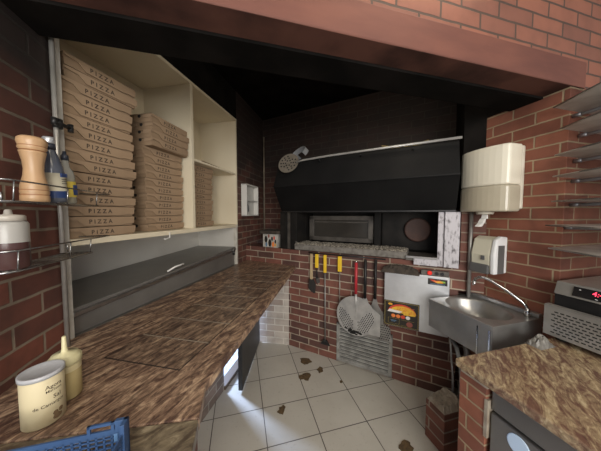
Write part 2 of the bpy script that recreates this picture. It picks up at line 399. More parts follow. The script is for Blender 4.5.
# left jamb of the arch
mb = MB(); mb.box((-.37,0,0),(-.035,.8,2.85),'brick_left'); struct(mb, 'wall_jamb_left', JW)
# brick base the oven stands on + lime-washed return under the worktop
mb = MB()
mb.box((-.63,0,0),(1.53,.62,1.075),'brick_oven'); mb.box((1.53,0,.87),(1.75,.62,1.075),'brick_oven'); mb.box((1.53,.14,0),(1.75,.62,.87),'brick_oven'); struct(mb, 'wall_oven_base', OW)
d = W(LW,.055,-.2225,0)
mb = MB(); a = OW[0]
ang = math.atan2(a.y-d.y, a.x-d.x); ln = (a-d).length
mb.box((0,0,0),(ln+.012,.10,.86),'brick_white'); struct(mb, 'wall_return', ((d.x,d.y,0), ang))
# dark cavity above and behind the oven
mb = MB(); mb.box((-.85,.558,1.075),(2.1,.70,2.85),'brick_back'); struct(mb, 'wall_back', OW)
mb = MB(); mb.box((1.535,0.001,1.076),(1.72,.55,1.50),'brick_back'); mb.box((1.535,.02,1.50),(1.72,.55,2.85),'blackening'); struct(mb, 'wall_pier_back', OW)
# right jamb and pier
mb = MB(); mb.box((-.52,0,0),(0,.5,2.15),'brick_right'); mb.box((-.52,0,2.15),(-.27,.5,2.85),'blackening'); struct(mb, 'wall_right', TW)
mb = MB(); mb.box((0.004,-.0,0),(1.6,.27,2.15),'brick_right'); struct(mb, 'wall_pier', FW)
# front wall over the lintel
mb = MB(); mb.box((-2.75,0,2.285),(1.6,.27,2.64),'brick_front'); mb.box((.115,0,2.15),(1.6,.27,2.285),'brick_front'); struct(mb, 'wall_front', FW)
mb = MB(); mb.box((-2.75,-.006,2.148),(.112,.115,2.287),'lintel'); 
o = struct(mb, 'lintel', FW, .006)
mb = MB(); mb.box((-2.75,.115,2.135),(.10,.285,2.30),'blackening'); struct(mb, 'lintel_back', FW)
mb = MB(); mb.box((-2.75,-.0055,2.1465),(.10,.114,2.148),'soffit'); struct(mb, 'lintel_soffit', FW)
mb = MB(); mb.box((-3,.0,2.64),(2.4,3.,2.9),'blackening', mat=Matrix()); 
mb2 = MB(); mb2.box((-2.75,.15,2.80),(1.6,2.9,2.86),'blackening'); mb.bm.free(); struct(mb2, 'ceiling', FW)
mb = MB(); mb.box((-2.75,-3.2,2.64),(2.2,.0,2.70),'white_plaster'); struct(mb, 'ceiling_front', FW)

# hatch door under the worktop
hx = W(LW,.035,-.235,0)
ddir = math.atan2(1.766-2.49, -.470+.46)
DR = ((-.462,2.488,0), ddir)
dr = bpy.data.objects.new('door_1', None); COL.objects.link(dr); dr.location = DR[0]; dr.rotation_euler = (0,0,DR[1]); dr['kind'] = 'structure'
mb = MB(); mb.box((0,-.035,.02),(.725,0,.85),'door_black'); mb.build('door_panel', parent=dr, bevel=.003)
mb = MB(); mb.tube([(.66,-.035,.62),(.66,-.07,.62)],.008,'black'); mb.tube([(.66,-.07,.62),(.57,-.07,.62)],.008,'black'); mb.box((.64,-.042,.58),(.68,-.034,.66),'black'); mb.build('door_handle', parent=dr)
mb = MB(); mb.box((-.67,-.235,0),(.05,-.16,.035),'threshold'); struct(mb, 'trim_3', LW, .004)

# ------------------------------------------------------------------ left worktop
ct = thing('granite_worktop', 'long brown veined granite worktop running under the pizza box cabinet to the oven', 'worktop', (Vector((-.712,2.498,0)), R(78)))
far_b = (.236, .0); 
pts = [inv(LW,p) for p in [(-.665,2.728),(-.036,2.385+.012),(-.315,.723),(-.263,.53),(-.90,.56),(-1.008,.968)]]
i0 = inv(OW, (-.036,2.397)); 
pts[0] = inv(LW, W(OW,-.606,-.002,0)[:2]); pts[1] = inv(LW, W(OW,.085,-.002,0)[:2])
cut = inv(LW, (-.279,.590)); cutb = inv(LW, (-.897,.500))
main = [pts[0], pts[1], inv(LW,(-.315,.723)), cut, cutb, inv(LW,(-1.014,.968)), inv(LW, W(LW,-1.57,.0,0)[:2])]
mb = MB(); mb.prism(main, .862, .90, 'granite_l'); mb.build('top_slab', parent=ct, bevel=.004)
us = [-1.625,-1.45,-1.275,-1.095,-.915,-.735,-.565,-.39,-.215,-.05]
for a_, b_ in zip(us[:-1], us[1:]):
    mb = MB(); y0, y1 = -.63, -.293
    mb.box((a_+.004,y0+.003,.8995),(b_-.004,y1-.003,.9025),'granite_inset')
    mb.box((b_-.005,y0,.8995),(b_-.0005,y1,.9032),'seam'); mb.box((a_,y0,.8995),(a_+.004,y1,.9015),'seam_dark')
    mb.box((a_,y0,.8995),(b_,y0+.003,.9018),'seam_dark'); mb.box((a_,y1-.003,.8995),(b_,y1,.9018),'seam_dark')
    mb.build('inset_panel', parent=ct, label='darker rectangular granite inset with pale seam')
mb = MB()
q = [(-.279,.588),(-.897,.498),(-.80,.12),(-.155,.12)]
mb.prism([inv(LW,p) for p in q], .862, .90, 'granite_s')
o = mb.build('granite_slab', frame=LW, bevel=.004); tag(o, 'greenish brown granite slab end piece under the blue crate', 'worktop')

# ------------------------------------------------------------------ stainless chest in the niche (slightly out of level)
st = thing('refrigerated_counter', 'dark stainless refrigerated chest under the white cabinet, behind the worktop', 'refrigerated counter', F(LW,-.79,0,.9))
def sh(x): return .0675*(x+1.53)/1.49      # height gained along the unit
def shex(x0,x1,y0,y1,z0,z1,m,mb,k0=0,k1=1):
    o_ = -.79
    mb.hexa([(x0-o_,y0,z0-.9+k0*sh(x0)),(x1-o_,y0,z0-.9+k0*sh(x1)),(x1-o_,y1,z0-.9+k0*sh(x1)),(x0-o_,y1,z0-.9+k0*sh(x0)),
             (x0-o_,y0,z1-.9+k1*sh(x0)),(x1-o_,y0,z1-.9+k1*sh(x1)),(x1-o_,y1,z1-.9+k1*sh(x1)),(x0-o_,y1,z1-.9+k1*sh(x0))], m)
mb = MB(); shex(-1.53,-.03,.016,.46,.902,.985,'steel_dark',mb); mb.build('front_panel', parent=st)
mb = MB(); shex(-1.535,-.025,.0,.465,1.012,1.03,'steel_dark',mb,1,1); mb.build('lid_top', parent=st, bevel=.003)
mb = MB(); shex(-1.535,-.025,-.004,.03,.99,1.012,'steel',mb,1,1); mb.build('lid_lip', parent=st, bevel=.004)
mb = MB(); mb.tube([(-.20,-.002,.165),(-.16,-.03,.19),(-.08,-.03,.195),(-.055,-.004,.175)],.006,'strip'); mb.build('lid_handle', parent=st, label='white curved lid handle')
mb = MB(); mb.tube([(.70,-.012,.12),(.70,-.012,.17)],.012,'black'); mb.tube([(.66,-.02,.175),(.72,-.02,.185)],.008,'steel'); mb.build('hinge', parent=st)

# ------------------------------------------------------------------ cabinet of pizza boxes
cab = thing('shelf_cabinet', 'open cream wall cabinet filled with stacked pizza boxes', 'cabinet', F(LW,-.77,0,1.343))
def cb(name, a, b, m='cream', **k):
    mb = MB(); mb.box((a[0]+.77,a[1],a[2]-1.343),(b[0]+.77,b[1],b[2]-1.343),m); return mb.build(name, parent=cab, bevel=.0015, **k)
D = .43
cb('bottom_panel',(-1.566,-.005,1.315),(.025,D,1.345)); cb('top_panel',(-1.566,-.005,2.472),(.025,D,2.495))
cb('side_panel',(.003,-.004,1.345),(.025,D,2.472)); cb('side_panel',(-1.566,0,1.345),(-1.556,D,2.472))
cb('divider',(-.715,-.003,1.345),(-.685,D,2.472)); cb('shelf',(-.685,.0,1.888),(.003,D,1.905)); cb('back_panel',(-1.566,D,1.345),(.025,D+.012,2.495),'cream_in')
mb = MB(); mb.tube([(-.20,-.012,-.01),(-.20,-.012,-.045),(-.235,-.014,-.052),(-.25,-.014,-.05)],.004,'strip'); mb.build('hook', parent=cab, label='white L-shaped hook')

# pizza boxes -------------------------------------------------------------
BW, BH = .330, .0485
def tray_mesh():
    mb = MB(); w = BW/2
    mb.hexa([(-w+.004,.004,0),(w-.004,.004,0),(w-.004,BW,0),(-w+.004,BW,0),(-w,0.003,BH-.006),(w,.003,BH-.006),(w,BW,BH-.006),(-w,BW,BH-.006)],'card')
    # finger notch on each side wall
    for sx in (-1,1):
        mb.lathe([(.011,0),(.011,.0015)],'hole',seg=12,mat=Matrix.Translation((sx*(w-.0005),.09,BH-.012)) @ Matrix.Rotation(R(90)*sx,4,'Y'))
    return mb
def lid_mesh():
    mb = MB(); w = BW/2 + .003
    mb.hexa([(-w,-.004,BH-.004),(w,-.004,BH-.004),(w,BW,BH-.004),(-w,BW,BH-.004),(-w,-.004,BH),(w,-.004,BH),(w,BW,BH),(-w,BW,BH)],'card_lid')
    # front flap: cut back at both corners, tucked over the tray
    fl = [(-w,BH-.002),(-w,BH-.012),(-w+.055,BH-.017),(-w+.085,.006),(w-.075,.004),(w-.05,.010),(w-.004,.010),(w,BH-.002)]
    mb.face([(x,-.0045,z) for x,z in fl],'card_lid'); mb.face([(x,-.001,z) for x,z in fl[::-1]],'card_lid')
    for i in range(len(fl)):
        a,b = fl[i],fl[(i+1)%len(fl)]; mb.face([(b[0],-.0045,b[1]),(a[0],-.0045,a[1]),(a[0],-.001,a[1]),(b[0],-.001,b[1])],'card_lid')
    for sx in (-1,1):
        mb.box((sx*w,.0,BH-.024),(sx*(w-.002),.06,BH-.002),'card_lid'); mb.box((sx*w,.12,BH-.022),(sx*(w-.002),BW,BH-.002),'card_lid')
    mb.text('P I Z Z A', .0285, 'ink', facing(-.012,-.0052,BH*.5))
    return mb
proto = None
ORD = ['lowest','second','third','fourth','fifth','sixth','seventh','eighth','ninth','tenth','eleventh','twelfth','thirteenth','fourteenth','fifteenth','sixteenth']
def pizza_box(x, y, z, rz, label, group, tilt=0.):
    global proto
    fr = F(LW, x, y, z, rz)
    if proto is None:
        r = thing('pizza_box', label, 'pizza box', fr, group)
        tray_mesh().build('tray', parent=r); lid_mesh().build('lid', parent=r)
        proto = r
    else:
        r = proto.copy(); COL.objects.link(r)
        for ch in proto.children:
            c = ch.copy(); COL.objects.link(c); c.parent = r
        r.location = fr[0]; r['label'] = label; r['group'] = group
    r.rotation_euler = (0, tilt, fr[1])
    return r
def stack(n, x, y, h, where, group, out=lambda i:(0,0,0)):
    for i in range(n):
        dx, dy, rz = out(i)
        w = ORD[i] + (' from the bottom' if i else '')
        if i == n-1: w = 'topmost'
        pizza_box(x+dx+rnd.uniform(-.008,.008), y+dy+rnd.uniform(-.006,.006), 1.346+i*h, rz+R(rnd.uniform(-1.8,1.8)), f'brown cardboard pizza box, {w} in the {where}', group)
stack(16, -1.374, .010, .0515, 'tall stack nearest the brick jamb', 'pizza boxes in the tall stack', lambda i: ((.012,-.012,R(1)) if i in (6,7) else (.02,-.01,R(-2)) if i > 13 else (0,0,0)))
stack(15, -.905, .070, .0503, 'middle stack beside the cabinet divider', 'pizza boxes in the middle stack', lambda i: ((.006,-.055,R(1)) if i > 10 else (0,0,0)))
stack(11, -.485, .085, .0488, 'short stack under the small shelf', 'pizza boxes in the short stack')
def sheet(name, label, x, y, z, rz, w, d, tip):
    mb = MB()
    mb.hexa([(-w/2,0,0),(w/2,0,0),(w/2,d,0),(-w/2,d,0),(-w/2,0,.004),(w/2,0,.004),(w/2,d,.004),(-w/2,d,.004)],'card_dark')
    mb.hexa([(-w*.4,-.03,tip),(w*.4,-.03,tip),(w/2,0,0),(-w/2,0,0),(-w*.4,-.03,tip+.003),(w*.4,-.03,tip+.003),(w/2,0,.004),(-w/2,0,.004)],'card_dark')
    return tag(mb.build(name, frame=F(LW,x,y,z,rz)), label, 'cardboard')
sheet('folded_cardboard','loose folded brown cardboard piece lying on the tall pizza box stack',-1.315,.16,2.1715,R(-4),.36,.22,.012)
sheet('cardboard_sheet','flat brown cardboard sheet lying on the small upper shelf',-.40,.06,1.9055,R(3),.34,.30,.012)

# ------------------------------------------------------------------ things on the left brick jamb
post = MB(); post.tube([(-.058,-.016,.903),(-.058,-.016,2.40)],.0085,'post',10)
o = post.build('chrome_post', frame=F(JW,0,0,0)); tag(o, 'upright chrome rack post standing at the brick corner by the tall stack', 'post')
mb = MB(); mb.tube([(.0,-.022,1.805),(.0,-.022,1.84)],.016,'black',10); mb.tube([(-.03,-.03,1.822),(.05,-.035,1.822)],.008,'black',8); mb.tube([(-.03,-.03,1.808),(-.03,-.03,1.836)],.010,'black',8); mb.tube([(.05,-.035,1.806),(.05,-.035,1.838)],.010,'black',8)
o = mb.build('post_clamp', frame=F(JW,-.058,0,0)); tag(o, 'small black clamp on the chrome rack post above the oil bottle', 'clamp')

def rack(z, label, x1, xr):
    t = thing('wire_rack', label, 'wire rack', F(JW,0,0,z), 'wire racks on the brick jamb')
    y0, y1, x0 = -.022, -.125, -.42
    mb = MB()
    tip = (x1, y1+.03)
    mb.tube([(x0,y0,0),(x0,y1+.02,0),(x0+.02,y1,0),(x1-.02,y1,0),(x1,y1+.02,0),(x1-.03,y0,0)],.0032,'wire',6)
    mb.build('base_frame', parent=t)
    for k in range(6):
        yy = y0 + (y1-y0)*(k+.5)/6
        mb = MB(); mb.tube([(x0,yy,0),(x1-.008,yy,0)],.002,'wire',6); mb.build('base_wire', parent=t)
    mb = MB(); zr = .058
    mb.tube([(x0,y0,zr),(x0,y1+.015,zr),(x0+.015,y1-.004,zr),(xr-.03,y1-.004,zr),(xr,y1+.02,zr),(xr-.05,y0,zr)],.0026,'wire',6)
    for xx in (x0+.02, -.2, x1-.03): mb.tube([(xx,y1,0),(xx,y1-.004,zr)],.002,'wire',6)
    mb.build('guard_rail', parent=t)
    for xx in (-.3, -.04):
        mb = MB(); mb.tube([(xx,0.004,.03),(xx,y0,.03),(xx,y0,0)],.004,'wire',6); mb.build('wall_bracket', parent=t)
rack(1.495, 'upper chrome wire rack holding the pepper mill and two bottles', .0, .10)
rack(1.300, 'lower chrome wire rack holding the red sauce squeeze bottle', -.055, .08)

mill = thing('pepper_mill', 'tall pale turned wooden pepper mill on the upper wire rack', 'pepper mill', F(JW,-.272,-.085,1.498))
mb = MB(); mb.lathe([(.034,0),(.0385,.004),(.0385,.022,'wood_dark'),(.0365,.026),(.0385,.030),(.0385,.038,'wood_dark'),(.0365,.041),(.038,.045),(.036,.058),(.029,.085),(.0265,.108),(.029,.135),(.0345,.160),(.0365,.166)],'wood',28)
mb.bm.transform(Matrix.Diagonal((.86,.86,.97,1))); mb.build('body', parent=mill)
mb = MB(); mb.lathe([(.0335,.1665,'wood_dark'),(.0335,.170),(.0385,.176),(.0375,.181,'wood_dark'),(.0365,.184),(.0405,.196),(.0385,.207),(.030,.213),(.012,.2155)],'wood',28); mb.bm.transform(Matrix.Diagonal((.86,.86,.97,1))); mb.build('head', parent=mill)

b1 = thing('vinegar_bottle', 'dark blue bottle with cream label and silver cap behind the pepper mill', 'bottle', F(JW,-.172,-.075,1.503)); b1.scale = (.88,.88,.93); b1.rotation_euler = (0,R(-5),R(105))
mb = MB(); mb.lathe([(.030,0),(.036,.006),(.0365,.02),(.036,.10),(.033,.135),(.024,.172),(.0155,.198),(.0135,.212)],'blue_glass',24); mb.build('body', parent=b1)
mb = MB(); mb.lathe([(.0372,.018),(.0372,.044,'cream_label'),(.0370,.112),(.0372,.112)],'blue',24,caps=False)
mb.box((-.016,-.0385,.098),(.016,-.034,.112),'blue'); 
for zz in (.088,.08,.072): mb.box((-.014,-.0382,zz),(.014,-.036,zz+.002),'ink')
mb.build('label', parent=b1, label='cream paper label with navy bands')
mb = MB(); mb.lathe([(.018,.2),(.018,.222)],'cap',18); mb.lathe([(.0172,.2222),(.0185,.226),(.0185,.243),(.015,.247)],'foil',18); mb.build('cap', parent=b1)
b2 = thing('oil_bottle', 'clear bottle of golden oil with black pourer beside the chrome post', 'bottle', F(JW,-.100,-.07,1.501)); b2.scale = (.82,.82,.86); b2.rotation_euler = (0,R(-3),R(105))
mb = MB(); mb.lathe([(.026,0),(.030,.004),(.030,.12),(.026,.145),(.014,.165),(.0125,.2)],'glass_clear',20); mb.build('body', parent=b2)
mb = MB(); mb.lathe([(.024,.004),(.0275,.008),(.0275,.112),(.02,.114)],'oil',20); mb.build('oil', parent=b2, label='golden yellow oil')
mb = MB(); mb.lathe([(.0305,.03),(.0305,.10)],'yellow_label',20,caps=False); mb.box((-.012,-.0318,.04),(.012,-.029,.085),'blue'); mb.build('label', parent=b2, label='yellow paper label')
mb = MB(); mb.lathe([(.014,.195),(.014,.215),(.008,.222),(.006,.235)],'cap',14); mb.build('pourer', parent=b2)
sq = thing('squeeze_bottle', 'cloudy squeeze bottle half full of dark red sauce on the lower wire rack', 'squeeze bottle', F(JW,-.365,-.085,1.303))
mb = MB(); mb.lathe([(.036,0),(.0385,.004),(.0385,.072,'sauce'),(.0385,.076,'squeeze'),(.0385,.128,'squeeze'),(.035,.135,'squeeze'),(.03,.136)],'sauce',26); mb.build('body', parent=sq)
mb = MB(); mb.lathe([(.0335,.1365),(.0335,.150),(.030,.154),(.009,.156),(.007,.168),(.004,.17)],'squeeze_cap',24); mb.build('cap', parent=sq)
mb = MB(); mb.tube([(-.43,.004,1.60),(-.43,-.05,1.60),(-.428,-.09,1.605),(-.43,-.11,1.625),(-.43,-.10,1.648),(-.43,-.075,1.655),(-.43,-.06,1.63)],.005,'chrome',8)
o = mb.build('wall_hook', frame=F(JW,0,0,0)); tag(o, 'bright chrome wire hook left of the pepper mill', 'hook')

# ------------------------------------------------------------------ on the worktop
tub = thing('salt_tub', 'round cream salt tub with grey plastic lid beside the brick jamb', 'tub', (Vector((-.700,.588,.90)), R(40)))
TR = .042; TH = .140
mb = MB(); mb.lathe([(TR-.004,0),(TR,.003),(TR,TH-.012),(TR-.002,TH-.01)],'tub',36)
def wrap(txt, size, z, a0, m='ink', rr=TR+.0006):
    vs, fs = text_polys(txt); k = mb.mi(m); v = []
    for x,y,_ in vs:
        a = a0 + x*size/rr - R(90); v.append(mb.bm.verts.new((rr*math.cos(a), rr*math.sin(a), z+y*size)))
    for f in fs: mb.bm.faces.new([v[i] for i in f]).material_index = k
wrap('Agora', .014, .104, R(38)); wrap('Marisma', .010, .093, R(38)); wrap('Sal', .016, .074, R(45)); wrap('de Camargue', .0115, .058, R(24))
for i in range(9):
    a = R(-90+48+rnd.uniform(-10,10)); z = .022+rnd.uniform(-.008,.008)
    mb.lathe([(.006,0),(.0045,.0008)],'tub_stain',8,mat=Matrix.Translation((TR*math.cos(a),TR*math.sin(a),z)) @ Matrix.Rotation(a,4,'Z') @ Matrix.Rotation(R(90),4,'Y'))
mb.build('tub_body', parent=tub)
mb = MB(); mb.lathe([(TR-.001,TH-.0115),(TR+.0022,TH-.011),(TR+.0022,TH-.001),(TR-.001,TH),(TR-.006,TH-.0035),(.005,TH-.0035)],'tub_lid',36); mb.build('lid', parent=tub)
lb = thing('squeeze_bottle', 'squat squeeze bottle of yellowish liquid beside the cream salt tub', 'squeeze bottle', (Vector((-.722,.668,.90)), 0))
mb = MB(); mb.lathe([(.038,0),(.041,.004),(.041,.085,'lemon'),(.041,.09,'lemon_up'),(.041,.105,'lemon_up'),(.038,.11)],'lemon',28); mb.bm.transform(Matrix.Diagonal((.88,.88,.95,1))); mb.build('body', parent=lb)
mb = MB(); mb.lathe([(.0405,.1105),(.0435,.112),(.0435,.130),(.040,.134),(.036,.137),(.034,.142),(.010,.146),(.0075,.158),(.0055,.196),(.004,.198)],'lemon_cap',28); mb.bm.transform(Matrix.Diagonal((.88,.88,.95,1))); mb.build('cap', parent=lb)

CR = thing('plastic_crate', 'blue lattice plastic crate on the worktop in front of the salt tub', 'crate', (Vector((-.402,.498,.902)), R(15)))
def lattice(mb, fn, L, H, m='crate', n=None):
    """open lattice panel; fn(s,z,t) -> point"""
    def bar(s0,s1,z0,z1):
        mb.hexa([fn(s0,z0,0),fn(s1,z0,0),fn(s1,z0,1),fn(s0,z0,1),fn(s0,z1,0),fn(s1,z1,0),fn(s1,z1,1),fn(s0,z1,1)],m)
    rows = [0,.012,.024,.036,.046,H-.012]
    for z in rows[1:-1]: bar(0,L,z,z+.0035)
    bar(0,L,0,.008); bar(0,L,H-.014,H)
    k = int(L/.0145)
    for i in range(k+1):
        s = L*i/k; bar(max(0,s-.002),min(L,s+.002),.004,H-.01)
CL, CW, CH = .40, .30, .068
mb = MB(); lattice(mb, lambda s,z,t:(-s,-.004*t,z), CL, CH); mb.build('side_wall', parent=CR)
mb = MB(); lattice(mb, lambda s,z,t:(-s,-CW+.004*t,z), CL, CH); mb.build('side_wall', parent=CR)
mb = MB(); lattice(mb, lambda s,z,t:(-.004*t,-s,z), CW, CH); mb.build('side_wall', parent=CR)
mb = MB(); lattice(mb, lambda s,z,t:(-CL+.004*t,-s,z), CW, CH); mb.build('side_wall', parent=CR)
for cx, cy in ((0,0),(-CL,0),(0,-CW),(-CL,-CW)):
    sx = 1 if cx == 0 else -1; sy = 1 if cy == 0 else -1
    mb = MB(); mb.box((cx+.003*sx,cy+.003*sy,0),(cx-.022*sx,cy-.006*sy,CH+.020),'crate'); mb.box((cx+.003*sx,cy+.003*sy,0),(cx-.006*sx,cy-.022*sy,CH+.020),'crate')
    mb.box((cx-.016*sx,cy-.0062*sy,.042),(cx-.024*sx,cy-.008*sy,.060),'crate_light')
    mb.build('corner_post', parent=CR, bevel=.002)
mb = MB()
for x0,x1,z0,z1 in ((-.075,-.02,CH+.012,CH+.018),(-.075,-.069,CH-.002,CH+.018),(-.03,-.024,CH-.002,CH+.018)): mb.box((x0,-.005,z0),(x1,0.0,z1),'crate')
mb.build('hand_grip', parent=CR)
mb = MB(); mb.box((-CL,-CW,.0),(0,0,.003),'crate'); mb.build('bottom', parent=CR)

# ------------------------------------------------------------------ far left corner
wb = thing('wall_box', 'small white open wall box on the brick beside the cabinet', 'wall box', F(LW,.12,0,1.437))
mb = MB(); w_, h_, d_ = .345, .372, .07
mb.box((0,-.012,0),(w_,-.002,h_),'white_paint')
for a,b in (((0,-d_,0),(.014,-.012,h_)),((w_-.014,-d_,0),(w_,-.012,h_)),((0,-d_,0),(w_,-.012,.014)),((0,-d_,h_-.014),(w_,-.012,h_))): mb.box(a,b,'white_paint')
mb.build('case', parent=wb, bevel=.002)
mb = MB(); mb.box((.0145,-.065,.175),(w_-.0145,-.0125,.187),'white_paint'); mb.build('shelf', parent=wb)
mb = MB(); mb.lathe([(.045,0),(.045,.02),(.03,.026)],'strip',20,mat=Matrix.Translation((.09,-.0125,.22)) @ Matrix.Rotation(R(90),4,'X')); mb.lathe([(.05,0),(.05,.022),(.03,.03)],'hose',20,mat=Matrix.Translation((.09,-.0125,.09)) @ Matrix.Rotation(R(90),4,'X')); mb.build('dial', parent=wb, label='round white and grey fittings')
mb = MB(); mb.tube([(.775,-.03,1.08),(.775,-.03,2.55)],.012,'beige_pipe',10); o = mb.build('corner_pipe', frame=F(LW,0,0,0)); tag(o,'thin beige vertical pipe in the far brick corner','pipe')

tin = thing('painted_tin', 'painted tin box with wide dark lid in the corner left of the oven', 'tin', F(OW,-.268,.09,1.076))
mb = MB(); mb.box((-.10,-.07,0),(.105,.10,.155),'fridge_box'); 
dec = [('poster_black',.0,.05,.024),('p_red',.06,.11,.012),('p_orange',.045,.035,.018),('poster_black',-.055,.09,.022),('p_blue',-.05,.03,.014),('p_yellow',.078,.03,.010),('poster_black',.03,.10,.014),('p_brown',-.015,.13,.012),('poster_black',.078,.07,.012)]
for m_,x_,z_,r_ in dec: mb.lathe([(r_,0),(r_*.85,.002)],m_,12,mat=Matrix.Translation((x_,-.0702,z_)) @ Matrix.Rotation(R(90),4,'X') @ Matrix.Scale(1.9,4,(0,1,0)))
mb.build('body', parent=tin, bevel=.004, label='body painted with coloured patches')
mb = MB(); mb.prism([(-.15,-.08),(-.12,-.11),(.12,-.11),(.15,-.06),(.13,.12),(-.13,.12)], .157, .195, 'rag'); mb.build('lid', parent=tin, bevel=.008)

# ------------------------------------------------------------------ pizza oven
ov = thing('pizza_oven', 'black built-in pizza oven with stone hearth under the hood', 'oven', F(OW,.65,0,1.076))
X0 = .65; Z0 = 1.076
def ob(name, boxes, bevel=.002, label=None):
    mb = MB()
    for a,b,m in boxes: mb.box((a[0]-X0,a[1],a[2]-Z0),(b[0]-X0,b[1],b[2]-Z0),m)
    return mb.build(name, parent=ov, bevel=bevel, label=label)
ob('left_post', [((-.11,.0,1.078),(-.03,.2,1.488),'oven_black'),((-.03,.02,1.078),(.02,.2,1.488),'oven_frame'),((.02,.0,1.078),(.10,.2,1.488),'oven_black'),((.085,-.005,1.078),(.105,.0,1.17),'oven_frame')])
ob('right_post', [((1.385,-.012,1.046),(1.425,-.002,1.476),'white_worn'),((1.428,-.03,1.046),(1.525,-.002,1.476),'white_worn'),((1.385,-.002,1.078),(1.525,.02,1.476),'white_worn'),((1.385,.02,1.078),(1.53,.5,1.488),'oven_black')], label='post of worn white paint flecked with black')
ob('chamber', [((.10,.40,1.078),(1.385,.42,1.488),'oven_black'),((.10,.2,1.47),(1.385,.41,1.488),'oven_black'),((-.11,.2,1.078),(.10,.42,1.488),'oven_black')])
mb = MB(); mb.box((.085-X0,-.025,.008),(1.17-X0,.22,.066),'hearth'); 
mb.build('hearth_slab', parent=ov, bevel=.006)
# crumbly granular top of the hearth
mb = MB(); nx, ny = 90, 16
g = [[None]*(ny+1) for _ in range(nx+1)]
for i in range(nx+1):
    for j in range(ny+1):
        ed = min(i,nx-i,j,ny-j)
        z = .0665 + (0 if ed == 0 else .003+rnd.uniform(0,.013))
        g[i][j] = mb.bm.verts.new(((.087-X0+1.08*i/nx), -.023+.24*j/ny, z))
k = mb.mi('ash')
for i in range(nx):
    for j in range(ny): mb.bm.faces.new((g[i][j],g[i+1][j],g[i+1][j+1],g[i][j+1])).material_index = k
o = mb.build('ash_layer', parent=ov, label='granular pale ash on the hearth'); o['kind'] = 'stuff'
ob('sill', [((1.16,-.03,1.078),(1.385,.2,1.115),'oven_frame'),((1.16,-.05,1.100),(1.385,-.03,1.118),'steel'),((1.22,-.05,1.05),(1.385,-.04,1.100),'white_worn')])
# framed door leaf leaning in the mouth
dx0, dx1, dz0, dz1, dy = .135, .845, 1.165, 1.44, .235
odr = ob('door', [((dx0,dy,dz0),(dx0+.05,dy+.04,dz1),'oven_frame'),((dx1-.05,dy,dz0),(dx1,dy+.04,dz1),'oven_frame'),((dx0,dy,dz1-.045),(dx1,dy+.04,dz1),'oven_frame'),((dx0,dy,dz0),(dx1,dy+.04,dz0+.045),'oven_frame'),            ((dx0+.06,dy+.012,dz1-.075),(dx1-.06,dy+.02,dz1-.06),'oven_frame')])
mb = MB(); mb.box((dx0+.05-X0,dy+.02,dz0+.045-Z0),(dx1-.05-X0,dy+.03,dz1-.045-Z0),'oven_glass'); mb.build('glass_pane', parent=odr)
ob('middle_post', [((.86,.20,1.10),(.92,.28,1.472),'oven_black')])
mb = MB(); mb.lathe([(.112,0),(.112,.025),(.10,.032)],'plug',32,mat=Matrix.Translation((1.235-X0,.30,1.312-Z0)) @ Matrix.Rotation(R(90),4,'X')); mb.build('round_cover', parent=ov, label='round brown stone cover')
ob('back_plate', [((.92,.302,1.12),(1.385,.33,1.47),'oven_black')])

hd = thing('extractor_hood', 'large black angled extractor hood over the oven', 'hood', F(OW,.71,0,1.49))
hx0, hx1 = -.06-.71, 1.495-.71
prof_ = [(-.05,0),(-.20,.245),(-.10,.495),(-.085,.505),(.10,.505),(.25,.40),(.25,0)]
mb = MB(); mb.prof(prof_, hx0, hx1, 'hood'); 
mb.bm.faces.ensure_lookup_table()
for f in mb.bm.faces:
    c = f.calc_center_median(); f.normal_update()
    if c.z < .2 and c.y < 0 and abs(f.normal.x) < .5: f.material_index = mb.mi('hood_low')
mb.build('hood_shell', parent=hd, bevel=.004, angle=20)
mb = MB(); mb.box((hx0+.002,-.048,-.012),(hx1-.002,-.03,.0),'black'); mb.box((hx0,-.212,.238),(hx1,-.2,.247),'hood'); mb.build('edge_strip', parent=hd)
for xx in (.42-.71, .80-.71, 1.2-.71):
    mb = MB(); mb.tube([(xx,-.098,.462),(xx,-.132,.466),(xx,-.140,.474)],.005,'black',6); mb.build('rod_hook', parent=hd)

tp = thing('turning_peel', 'long-handled turning peel with round perforated head lying along the hood edge', 'pizza peel', F(OW,.09,-.15,1.965))
hc = facing(0,0,0,rx=R(-22),rz=R(6))
mb = MB(); mb.lathe([(.108,-.002),(.108,.002)],'peel_disc',32,mat=hc)
for ring,n in ((.03,6),(.055,8),(.08,14)):
    for i in range(n):
        if ring > .07 and i % 7 in (2,3): continue
        a = 2*math.pi*i/n; mb.lathe([(.0085,0),(.0085,.0006)],'hole',8,mat=hc @ Matrix.Translation((ring*math.cos(a),ring*math.sin(a),.002)))
mb.build('head', parent=tp, label='round steel head with rings of dark holes')
mb = MB(); mb.tube([(.09,-.0,.0),(.16,.005,.012),(.4,.010,.022),(.75,.012,.026),(1.415,.012,.030)],.0095,'alu',10); mb.build('handle', parent=tp, label='long pale aluminium rod handle')
sc = MB()
Ms = Matrix.Translation((.17,-.055,2.072)) @ Matrix.Rotation(R(-24),4,'Y') @ Matrix.Rotation(R(62),4,'X')
for a0 in range(24):
    a, b = R(a0*13.5-60), R((a0+1)*13.5-60)
    for r_, fl in ((.075,1),(.072,-1)):
        q = [(r_*1.15*math.cos(a),r_*.62*math.sin(a),-.028),(r_*1.15*math.cos(b),r_*.62*math.sin(b),-.028),(r_*1.15*math.cos(b),r_*.62*math.sin(b),.028),(r_*1.15*math.cos(a),r_*.62*math.sin(a),.028)]
        f = sc.face([Ms @ Vector(p) for p in q[::fl]],'steel_light'); f.smooth = True
o = sc.build('curved_steel_band', frame=F(OW,0,0,0)); tag(o,'bent shiny steel band beside the round peel head','steel band')
tw = MB()
